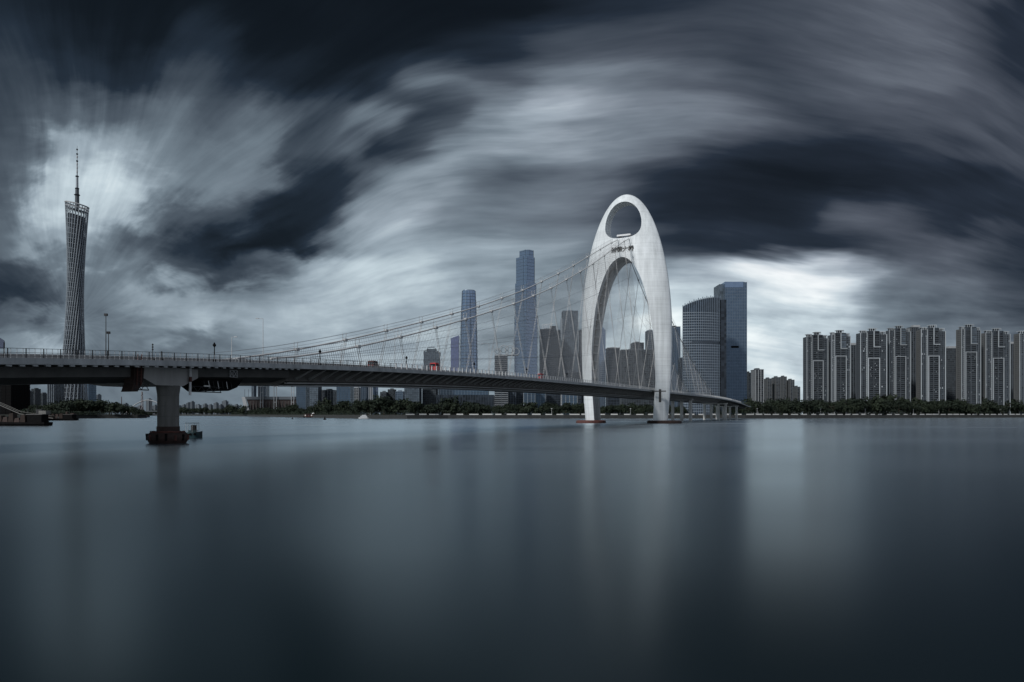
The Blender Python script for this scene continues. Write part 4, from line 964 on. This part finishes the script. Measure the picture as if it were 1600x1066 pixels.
for px in (411, 432, 459, 474):
    x = (px - 424) * YS / F
    for q in (-3.2, 3.2): MB().tube((x + q, -50, 0), (x + q, -50, H + 26), .9, 6).build('mast', MT['apt_w'], e)
    for zz in (.45, .8, 1.0): MB().box(x - 3.2, x + 3.2, -50.5, -49.5, (H + 26) * zz - 1, (H + 26) * zz).build('mast_tie', MT['apt_w'], e)
    MB().box(x - 9, x + 9, -52, -48, H + 26, H + 27.6).build('floodlight_rack', MT['apt_w'], e)
for px in (378, 384, 389): x = (px - 424) * YS / F; MB().tube((x, -20, H*.9), (x, -20, H + 20), .5, 5).build('flagpole', MT['apt'], e)

# -- hazy far skyline across the bay
def far_block(px0, px1, yt, Y, lab):
    e, W, H = frame(px0, px1, yt, Y, 40, lab, 'far building', 'hazy skyline across the bay', 0, 'far_building')
    MB().box(-W/2, W/2, -20, 20, 0, H).build('wall', MT['far'], e)
    MB().box(-W*.3, W*.25, -12, 12, H, H + 6).build('roof', MT['far'], e)
    pmh = MB().box(-1.0, 1.0, -1.2, 1.2, 0, H).mesh('pier'); pmh.materials.append(MT['apt'])
    for k in range(max(2, int(W / 14)) + 1): link('pier', pmh, e, loc=(-W/2 + W*k/max(2, int(W/14)), -20, 0))
fl_ = [(151, 155, 617, 'thin hazy tower right of the dark blue slab beside the lattice tower'), (193, 199, 631, 'hazy block left of the distant white arch bridge'),
 (206, 213, 637, 'low hazy block under the left of the distant arch bridge'), (214, 222, 635, 'low hazy block under the middle of the distant arch bridge'), (228.5, 237, 624, 'hazy tower rising above the distant arch bridge'),
 (238, 245, 634, 'hazy block hugging the left side of the river pier'), (277, 282, 635, 'small hazy block right of the river pier'), (284, 291, 633, 'hazy block, first of the cluster right of the boat by the pier'),
 (291, 297, 630, 'hazy stepped block left of the highest one in the cluster right of the pier'), (297, 303, 628, 'highest hazy block in the cluster right of the pier'), (303, 315, 633, 'wide hazy block ending the cluster right of the pier'),
 (317, 324, 632, 'hazy block left below the black hanging platform'), (325, 333, 633, 'low hazy block below the black hanging platform'), (334, 342, 630, 'hazy block right below the black hanging platform'),
 (342, 347, 633, 'narrow hazy block between two taller ones right of the platform'), (347, 357, 627, 'highest hazy block left of the boat shaped grandstand'), (358, 364, 635, 'low hazy block closer to the grandstand prow'), (365, 374, 633, 'last hazy block before the grandstand prow')]
for a in fl_: far_block(a[0], a[1], a[2], 4200 + rnd.uniform(-200, 500), a[3])
# distant arch bridge
YB = 2600.0
e = empty('arch_bridge', (0, YB, 0), 0, 'slim white arch bridge far away left of the river pier', 'bridge')
pts = [pt(px, 647 - 21.5 * math.sin(math.pi * (px - 194) / 74), YB) for px in range(194, 269, 2)]
MB().path([(p.x, 0, p.z) for p in pts], 2.0, 5).build('arch_rib', MT['apt_w'], e)
p0, p1 = pt(180, 642, YB), pt(320, 645, YB)
MB().box(p0.x, p1.x, -8, 8, p0.z - 3, p0.z).build('deck', MT['apt'], e)
for k in range(1, 12):
    q = pts[k*3]; MB().tube((q.x, 0, p0.z), (q.x, 0, q.z), .4, 4).build('hanger', MT['apt_w'], e)
for px in (200, 232, 262, 290, 315): q = pt(px, 645, YB); MB().box(q.x - 4, q.x + 4, -6, 6, -2, p0.z - 3).build('pier', MT['apt'], e)
# pylon mast near it
for px, yt, lab in ((222, 612, 'red and white lattice mast seen under the deck left of the river pier'), (190, 620, 'thin pole rising from the left bank tip')):
    q = pt(px, 645, 1400); H = EYE + (HY - yt) * 1400 / F - q.z
    e = empty('radio_mast', (q.x, 1400, 0), 0, lab, 'mast')
    w = 2.2 if px == 222 else .5
    for a, b2 in ((-1, -1), (1, -1), (1, 1), (-1, 1)): MB().tube((a*w, b2*w, 0), (a*w*.3, b2*w*.3, H + q.z), .35, 4).build('leg', MT['rust'], e)
    if w > 1:
        for k in range(7): f = 1 - .1*k; z = (H + q.z)*k/7; MB().tube((-w*f, -w*f, z), (w*(f-.1), -w*f, (H+q.z)*(k+1)/7), .25, 4).build('brace', MT['rail'], e)
    else: MB().box(-.8, .8, -.8, .8, 0, 2).build('base', MT['conc'], e)

# ------------------------------------------------------------------ lattice TV tower
YC = 1540.0
def hz(py): return EYE + (HY - py) * YC / F
e = empty('lattice_tower', ((113.5 - CX) * YC / F, YC, BANKZ - 4), 0, 'very tall twisted lattice tower with a narrow waist and a thin antenna', 'tower')
lean = lambda z: (120.5 - 113.5) * YC / F * min(1.0, z / 450)
ZT = hz(322)
NC = 24
def cpos(k, f, rad=1.0):
    a0 = 2 * math.pi * k / NC + .25; a1 = a0 + R(103)
    b0 = Vector((29.5 * math.cos(a0), 29.5 * math.sin(a0), 0)); 
    b1 = Vector((21.6 * math.cos(a1), 21.6 * math.sin(a1), ZT - .20 * 23 * math.cos(a1)))
    p = b0.lerp(b1, f); return Vector((p.x * rad + lean(p.z), p.y * rad, p.z))
for k in range(NC): MB().path([cpos(k, f / 8) for f in range(9)], .85, 6).build('column', MT['lattice'], e)
rn = MB()
for q in range(1, 44):
    f = q / 44
    MB().path([cpos(k % NC, f) for k in range(NC + 1)], .42, 4).build('ring', MT['lattice'], e)
    for k in range(NC): rn.tube(cpos(k, f - 1/44), cpos((k + 1) % NC, f), .28, 3, cap=False)
rn.build('brace', MT['lattice'], e, stuff=True)
rings = []
for q in range(30):
    f = q / 29; rings.append([tuple(cpos(k, f * .955, .80)) for k in range(NC)])
MB().loft(rings).build('core', MT['core'], e, True)
for k0, f0, f1 in ((0, .02, .09), (0, .34, .40), (0, .60, .66), (0, .72, .86)):
    MB().loft([[tuple(cpos(k, f0 + (f1 - f0) * q / 5, .93)) for k in range(NC)] for q in range(6)]).build('cabin', MT['gl_dark'], e, True)
top = [cpos(k, 1.0, 1.0) for k in range(NC)]
MB().path([p + Vector((0, 0, 2)) for p in top + top[:1]], 1.5, 6).build('crown_ring', MT['boat_w'], e)
MB().path([p + Vector((0, 0, -5)) for p in top + top[:1]], .8, 5).build('crown_ring', MT['boat_w'], e)
MB().add([(p.x * .98, p.y * .98, p.z - 9) for p in top], [tuple(range(NC))]).build('roof', MT['core'], e)
lx_ = lean(450)
an = empty('tmp', (0, 0, 0)); bpy.data.objects.remove(an)
for (ya, yb, r0, r1) in ((330, 304, 4.2, 3.9), (304, 294, 3.6, 3.4), (294, 276, 2.5, 2.3), (276, 252, 1.15, 1.0), (252, 228, .75, .35)):
    MB().tube((lx_, 0, hz(ya)), (lx_, 0, hz(yb)), r0, 8, r1).build('antenna_mast', MT['lattice' if ya < 300 else 'apt'], e)
for y_, r in ((305, 6), (295, 4.4), (276, 3.6), (252, 2.2), (241, 2.0), (234, 1.8)):
    MB().loft([oval(r * .75, r * .75, hz(y_) - 1.4, 12, lx_), oval(r, r, hz(y_), 12, lx_), oval(r * .7, r * .7, hz(y_) + 1.6, 12, lx_)]).build('antenna_collar', MT['core'], e)
for y_ in (270, 264, 258, 247): MB().tube((lx_, 0, hz(y_)), (lx_, 0, hz(y_) + 4), 1.5, 8).build('antenna_drum', MT['boat_w'], e)

# ------------------------------------------------------------------ trees
def crown_mesh(seed, n, mname, flat=1.0):
    r = random.Random(seed); mb = MB(); lumps = []
    for k in range(9):
        a = r.uniform(0, 2*math.pi); q = r.uniform(.1, .62) * (1 if k else 0)
        lumps.append((q*math.cos(a), q*math.sin(a), r.uniform(.38, .80) if k else .66, r.uniform(.24, .40)))
    for k in range(n):
        cx, cy, cz_, rr = lumps[k % 9]
        d_ = Vector((r.gauss(0, 1), r.gauss(0, 1), r.gauss(0, 1))).normalized() * rr * r.uniform(.55, 1.06)
        p = Vector((cx, cy, cz_)) + Vector((d_.x, d_.y, d_.z * .85 * flat))
        s = r.uniform(.045, .10); nrm = (d_.normalized() + Vector((r.uniform(-.8, .8), r.uniform(-.8, .8), r.uniform(-.5, .9)))).normalized()
        t1 = nrm.orthogonal().normalized(); t2 = nrm.cross(t1); t1 = t1 * math.cos(k) + t2 * math.sin(k); t2 = nrm.cross(t1)
        mb.add([p + t1*s, p + t2*s*.7, p - t1*s, p - t2*s*.8], [(0, 1, 2, 3)])
    m = mb.mesh('crown'); m.materials.append(MT[mname]); return m
crowns = [crown_mesh(i, 620, 'foliage' if i % 2 else 'foliage_b', 1.0 if i < 4 else .8) for i in range(7)]
tk = MB().path([(0, 0, 0), (.015, 0, .2), (-.01, .01, .42), (.01, 0, .7)], .035, 6)
for a in range(4): tk.tube((0, 0, .35), (.3*math.cos(a*1.6), .3*math.sin(a*1.6), .68), .018, 4, .008)
trunk = tk.mesh('trunk'); trunk.materials.append(MT['bark'])
def tree(x, y, h, w, lab, grp, z=BANKZ + .2):
    t_ = empty('broadleaf_tree', (x, y, z), rnd.uniform(0, 6.28), lab, 'tree', grp)
    link('trunk', trunk, t_, scale=(h, h, h)); c = rnd.choice(crowns)
    link('crown', c, t_, scale=(w, w, h))
    return t_
ORD = ['first', 'second', 'third', 'fourth', 'fifth', 'sixth', 'seventh', 'eighth', 'ninth', 'tenth', 'eleventh', 'twelfth', 'thirteenth', 'fourteenth', 'fifteenth', 'sixteenth', 'seventeenth', 'eighteenth', 'nineteenth', 'twentieth']
SEGS = [ # px range, sections with a landmark
 (1165, 1255, 'below the low beige cluster'), (1255, 1335, 'before the first two right bank towers'), (1335, 1430, 'before the third and glazed strip towers'), (1430, 1500, 'before the tower left of the dip'), (1500, 1640, 'before the towers at the right edge'),
 (1050, 1165, 'behind the landing piers and hotel'), (935, 1050, 'between the two arch legs'), (770, 915, 'left of the arch tower'), (640, 770, 'before the wide black museum'), (500, 640, 'below the deck behind the white yacht'), (385, 500, 'along the grandstand shore'),
 (236, 385, 'on the far shore of the bay')]
def shoreY(px):
    best = None
    for (xa, ya), (xb, yb) in zip(north, north[1:]):
        pa, pb = CX + xa*F/ya, CX + xb*F/yb
        if min(pa, pb) <= px <= max(pa, pb):
            f = (px - pa) / (pb - pa); best = ya + (yb - ya) * f
    return best or 1300
HT = {1165: (15, 19), 1255: (17, 21), 1335: (17, 22), 1430: (17, 22), 1500: (17, 23), 1050: (10, 14), 935: (9, 13), 770: (9, 14), 640: (9, 16), 500: (11, 19), 385: (11, 15), 236: (16, 22)}
for a, b2, where in SEGS:
    for row, (off, lab) in enumerate(((9, 'front'), (24, 'back'))):
        px = a + 2 + row * 4; k = 0
        while px < b2 - 1 and k < 20:
            Y = shoreY(px) + off + rnd.uniform(-3, 5); lo, hi = HT[a]
            h = rnd.uniform(lo * .78, hi) * (1.0 if row == 0 else 1.14) * (1.18 if rnd.random() < .12 else 1); w = h * rnd.uniform(.66, 1.05)
            tree((px - CX) * Y / F, Y, h, w, f'{ORD[k]} tree from left in the {lab} row {where}', 'shore trees of the north bank')
            px += max(7.5, w * F / Y * rnd.uniform(.55, .78)); k += 1
for px, wh in ((1183, 'below the striped residential tower'), (1282, 'below the leftmost apartment tower'), (1352, 'below the wide third apartment tower'), (1427, 'below the middle of the apartment row'), (1467, 'below the tower left of the dip'), (1563, 'below the tower with curved balconies'), (862, 'left of the left arch leg'), (985, 'between the arch legs')):
    Y = shoreY(px) + 3; e = empty('promenade_lamp', ((px - CX) * Y / F, Y, BANKZ + .2), 0, f'pale promenade lamp on the far quay {wh}', 'street lamp', 'lamps along the far promenade')
    MB().tube((0, 0, 0), (0, 0, 7.5), .16, 6, .11).build('post', MT['rail'], e); MB().box(-.9, .9, -.22, .22, 7.4, 7.75).build('lamp_head', MT['rail'], e)
# left bank clump
k = 0
for row, (Y0, lab) in enumerate(((960, 'front'), (1000, 'back'))):
    px = 48.0 + row * 5; k = 0
    while px < 226 and k < 20:
        Y = Y0 + rnd.uniform(-10, 14) if px > 110 else Y0 - 60 + rnd.uniform(-10, 10)
        tp = float(np.interp(px, [40, 90, 110, 150, 172, 195, 205, 226], [633, 631, 625, 624, 627, 634, 637, 641])) + rnd.uniform(-1, 2)
        h = EYE + (HY - tp) * Y / F - BANKZ; w = h * rnd.uniform(.8, 1.1)
        tree((px - CX) * Y / F, Y, h, w, f'{ORD[k]} tree from left in the {lab} row below the lattice tower', 'trees on the left bank')
        px += max(8, w * F / Y * .6); k += 1
# undergrowth along both quays
def undergrowth(line, y_off, hgt, lo, hi):
    mb = MB(); r = random.Random(3)
    for x, y, a in walk(line, 1.1, .4):
        px = CX + x * F / y
        if not lo < px < hi: continue
        for q in range(9):
            p = Vector((x + r.uniform(-1, 1), y + y_off + r.uniform(-1, 4), BANKZ + .2 + hgt * r.uniform(0, 1))); s = r.uniform(.35, .9)
            n = Vector((r.uniform(-1, 1), r.uniform(-1.4, .2), r.uniform(-.2, 1))).normalized(); t1 = n.orthogonal().normalized(); t2 = n.cross(t1)
            mb.add([p + t1*s, p + t2*s, p - t1*s, p - t2*s], [(0, 1, 2, 3)])
    o = mb.build('undergrowth', MT['foliage_b'], None, fix=False); tag(o, 'dark undergrowth along the quay below the trees', None, None, 'stuff')
undergrowth(north, 5, 5.5, 360, 1700); undergrowth(west[::-1], 6, 4, 20, 240)

# ------------------------------------------------------------------ boats and small things on the river
def hull_mb(Lg, Bm, h0, h1, bow=.25):
    st = []
    for i in range(9):
        f = i / 8; x = -Lg/2 + Lg*f; w = Bm/2 * (1 if f < .6 else max(.04, 1 - ((f - .6)/.4)**2)); w *= .85 + .15*min(1, f*5); up = bow * max(0, f - .5)**2 * 4 * h1
        st.append([(x, -w*.7, h0), (x, -w, h1*.5 + up), (x, -w, h1 + up), (x, w, h1 + up), (x, w, h1*.5 + up), (x, w*.7, h0)])
    return MB().loft(st)
Y = 156.0; p = pt(303.5, 684, Y)
e = empty('work_boat', (p.x, Y, 0), R(4), 'small teal work boat with an open cabin frame moored beside the river pier', 'boat')
hull_mb(3.4, 1.7, -.4, 1.15, .25).build('hull', MT['teal'], e, True)
MB().box(-1.1, .5, -.55, .55, 1.15, 1.6).build('cabin', MT['teal'], e)
for x in (-1.55, -.2, .75):
    for y in (-.62, .62): MB().tube((x, y, 1.1), (x, y, 3.1), .04, 5).build('canopy_post', MT['steel'], e)
MB().box(-1.65, .85, -.72, .72, 3.08, 3.18).build('canopy', MT['teal'], e)
MB().box(-.5, .3, -.5, .5, 1.6, 2.7).build('wheelhouse', MT['steel_d'], e)
MB().box(-.55, -.5, -.4, .4, 2.0, 2.6).build('window', MT['gl_dark'], e)
for x in (-1.4, -.5, .4): MB().tube((x, -.86, .75), (x, -.98, .75), .26, 10).build('tyre_fender', MT['dark'], e)
Y = 830.0; p = pt(568, 652, Y)
e = empty('yacht', (p.x, Y, 0), R(180), 'white motor yacht lying close to the centre shore below the deck', 'yacht')
hull_mb(11, 3.4, -.5, 1.35, .3).build('hull', MT['boat_w'], e, True)
MB().prism([(-4.2, -1.4), (2.6, -1.4), (3.6, 0), (2.6, 1.4), (-4.2, 1.4)], 1.35, 3.2).build('cabin', MT['boat_w'], e)
MB().box(-3.9, 2.3, -1.46, -1.38, 2.0, 2.8).build('window', MT['gl_dark'], e)
MB().prism([(-3, -1.2), (1.2, -1.2), (2, 0), (1.2, 1.2), (-3, 1.2)], 3.2, 4.3).build('flybridge', MT['boat_w'], e)
MB().tube((-1.5, 0, 4.3), (-2, 0, 5.8), .12, 5).build('radar_mast', MT['boat_w'], e)
for px, py, lab in ((457, 655, 'small dark buoy left of two on the open water below the deck'), (507.5, 656, 'larger dark buoy on the open water before the restaurant barge')):
    Y = EYE * F / (py - HY); x = (px - CX) * Y / F; k = 1.0 if px < 480 else 1.5
    e = empty('buoy', (x, Y, 0), 0, lab, 'buoy')
    MB().loft([oval(.9*k, .9*k, -.3, 12), oval(1.0*k, 1.0*k, .3*k, 12), oval(.8*k, .8*k, .6*k, 12)]).build('float', MT['dark'], e)
    MB().loft([oval(.5*k, .5*k, .6*k, 8), oval(.15*k, .15*k, 1.8*k, 8)]).build('tower', MT['dark'], e)
    MB().box(-.25*k, .25*k, -.25*k, .25*k, 1.8*k, 2.2*k).build('lantern', MT['steel_d'], e)
Y = 1120.0; p = pt(491, 650, Y)
e = empty('restaurant_barge', (p.x, Y, 0), 0, 'reddish brown pavilion barge with small white roof peaks by the grandstand shore', 'barge')
MB().box(-16, 16, -4, 4, -.5, 1.6).build('hull', MT['dark'], e); MB().box(-14.5, 14.5, -3.5, 3.5, 1.6, 5.2).build('cabin', MT['rust'], e)
MB().prism([(-15.5, -4.5), (15.5, -4.5), (15.5, 4.5), (-15.5, 4.5)], 5.2, 5.9).build('roof', MT['orange'], e)
for x in (-1, 4): MB().loft([[(x-2.2, -2, 5.9), (x+2.2, -2, 5.9), (x+2.2, 2, 5.9), (x-2.2, 2, 5.9)], [(x-.1, -.1, 8.6), (x+.1, -.1, 8.6), (x+.1, .1, 8.6), (x-.1, .1, 8.6)]]).build('canopy', MT['tent'], e)
for k in range(9): MB().box(-13.5 + k*3.2, -12 + k*3.2, -3.6, -3.48, 2.3, 4.4).build('window', MT['lamp' if k % 3 == 0 else 'gl_dark'], e)
# white tent on the tip of the left bank
q = pt(204, 642, 990)
e = empty('marquee', (q.x, 990, BANKZ + .2), 0, 'bright white peaked marquee on the tip of the left bank', 'tent')
MB().loft([[(-7, -5, 3.2), (7, -5, 3.2), (7, 5, 3.2), (-7, 5, 3.2)], [(-2.6, -2, 4.6), (2.6, -2, 4.6), (2.6, 2, 4.6), (-2.6, 2, 4.6)], [(-.2, -.2, 8), (.2, -.2, 8), (.2, .2, 8), (-.2, .2, 8)]]).build('canopy', MT['tent'], e)
for x in (-6.5, 0, 6.5): MB().tube((x, -4.6, 0), (x, -4.6, 3.2), .3, 5).build('post', MT['steel'], e)
# dark working barges at the left edge
def barge(px, py, Lg, lab, rz, goods):
    Y = EYE * F / (py - HY); x = (px - CX) * Y / F
    e = empty('barge', (x, Y, 0), rz, lab, 'barge', 'dark barges by the left bank')
    hull_mb(Lg, Lg*.26, -.6, 1.6, .4).build('hull', MT['dark'], e)
    MB().box(-Lg*.44, -Lg*.2, -Lg*.09, Lg*.09, 1.6, 4.8).build('wheelhouse', MT['dark'], e)
    MB().box(-Lg*.42, -Lg*.22, -Lg*.093, -Lg*.09, 3.3, 4.3).build('window', MT['gl_dark'], e)
    MB().box(-Lg*.46, -Lg*.18, -Lg*.1, Lg*.1, 4.8, 5.1).build('roof', MT['conc_d'], e)
    MB().tube((-Lg*.3, 0, 5.1), (-Lg*.3, 0, 8.5), .1, 5).build('flagpole', MT['steel_d'], e)
    r = random.Random(int(px))
    for k in range(7):
        x0 = r.uniform(-.45, .32) * Lg; w = r.uniform(.5, 1.6); z0 = 1.6 if x0 > -Lg*.17 else 5.1
        MB().box(x0 - w, x0 + w, -r.uniform(.6, 1.8), r.uniform(.4, 1.6), z0, z0 + r.uniform(.6, 2.2)).build('deck_crate', MT[r.choice(('dark', 'rust_d', 'steel_d', 'soffit'))], e)
    for k in range(3):
        x0 = r.uniform(-.4, .35) * Lg; MB().tube((x0, 0, 1.6), (x0 + r.uniform(-1, 1), 0, r.uniform(5, 9)), .09, 5).build('derrick', MT['steel_d'], e)
    for k in range(goods):
        x0 = -Lg*.14 + k*Lg*.5/goods; h = r.uniform(1.6, 4.4)
        MB().loft([[(x0, -1.5, 1.6), (x0 + Lg*.46/goods, -1.5, 1.6), (x0 + Lg*.46/goods, 1.5, 1.6), (x0, 1.5, 1.6)], [(x0 + .4, -1.2, 1.6 + h), (x0 + Lg*.4/goods, -1.2, 1.6 + h*.9), (x0 + Lg*.4/goods, 1.2, 1.6 + h*.9), (x0 + .4, 1.2, 1.6 + h)]]).build('cargo_heap', MT['orange' if k % 2 == 0 else 'rust_d'], e)
barge(30, 665.5, 26, 'dark barge heaped with orange cargo at the left edge of the river', R(178), 5)
barge(54, 663, 14, 'dark square sterned barge right of the orange cargo barge', R(170), 2)
barge(92, 657, 30, 'long low dark barge moored under the left bank trees', R(176), 4)
barge(205, 652.8, 26, 'flat dark barge off the tip of the left bank below the white marquee', R(2), 3)
barge(226, 652, 18, 'small dark barge at the far right of the left bank tip', R(2), 2)
p = pt(0, 640, 330)
e = empty('gangway', (p.x + 6, 330, 0), 0, 'pale sloping gangway leading down to the cargo barge at the left edge', 'gangway')
a, b2 = Vector((-8, 0, 10)), Vector((3, 0, 5.2)); c2 = Vector((18, 0, 3.2))
for y in (-1, 1):
    MB().tube(a + Vector((0, y, 1)), b2 + Vector((0, y, 1)), .1, 5).tube(b2 + Vector((0, y, 1)), c2 + Vector((0, y, 1)), .05, 5).build('handrail', MT['soffit'], e)
MB().path([a, b2, c2], .22, 4).build('walkway', MT['soffit'], e)
for f in (.0, .5): q = b2.lerp(c2, f); MB().tube((q.x, 0, -1), q, .18, 6).build('post', MT['steel_d'], e)
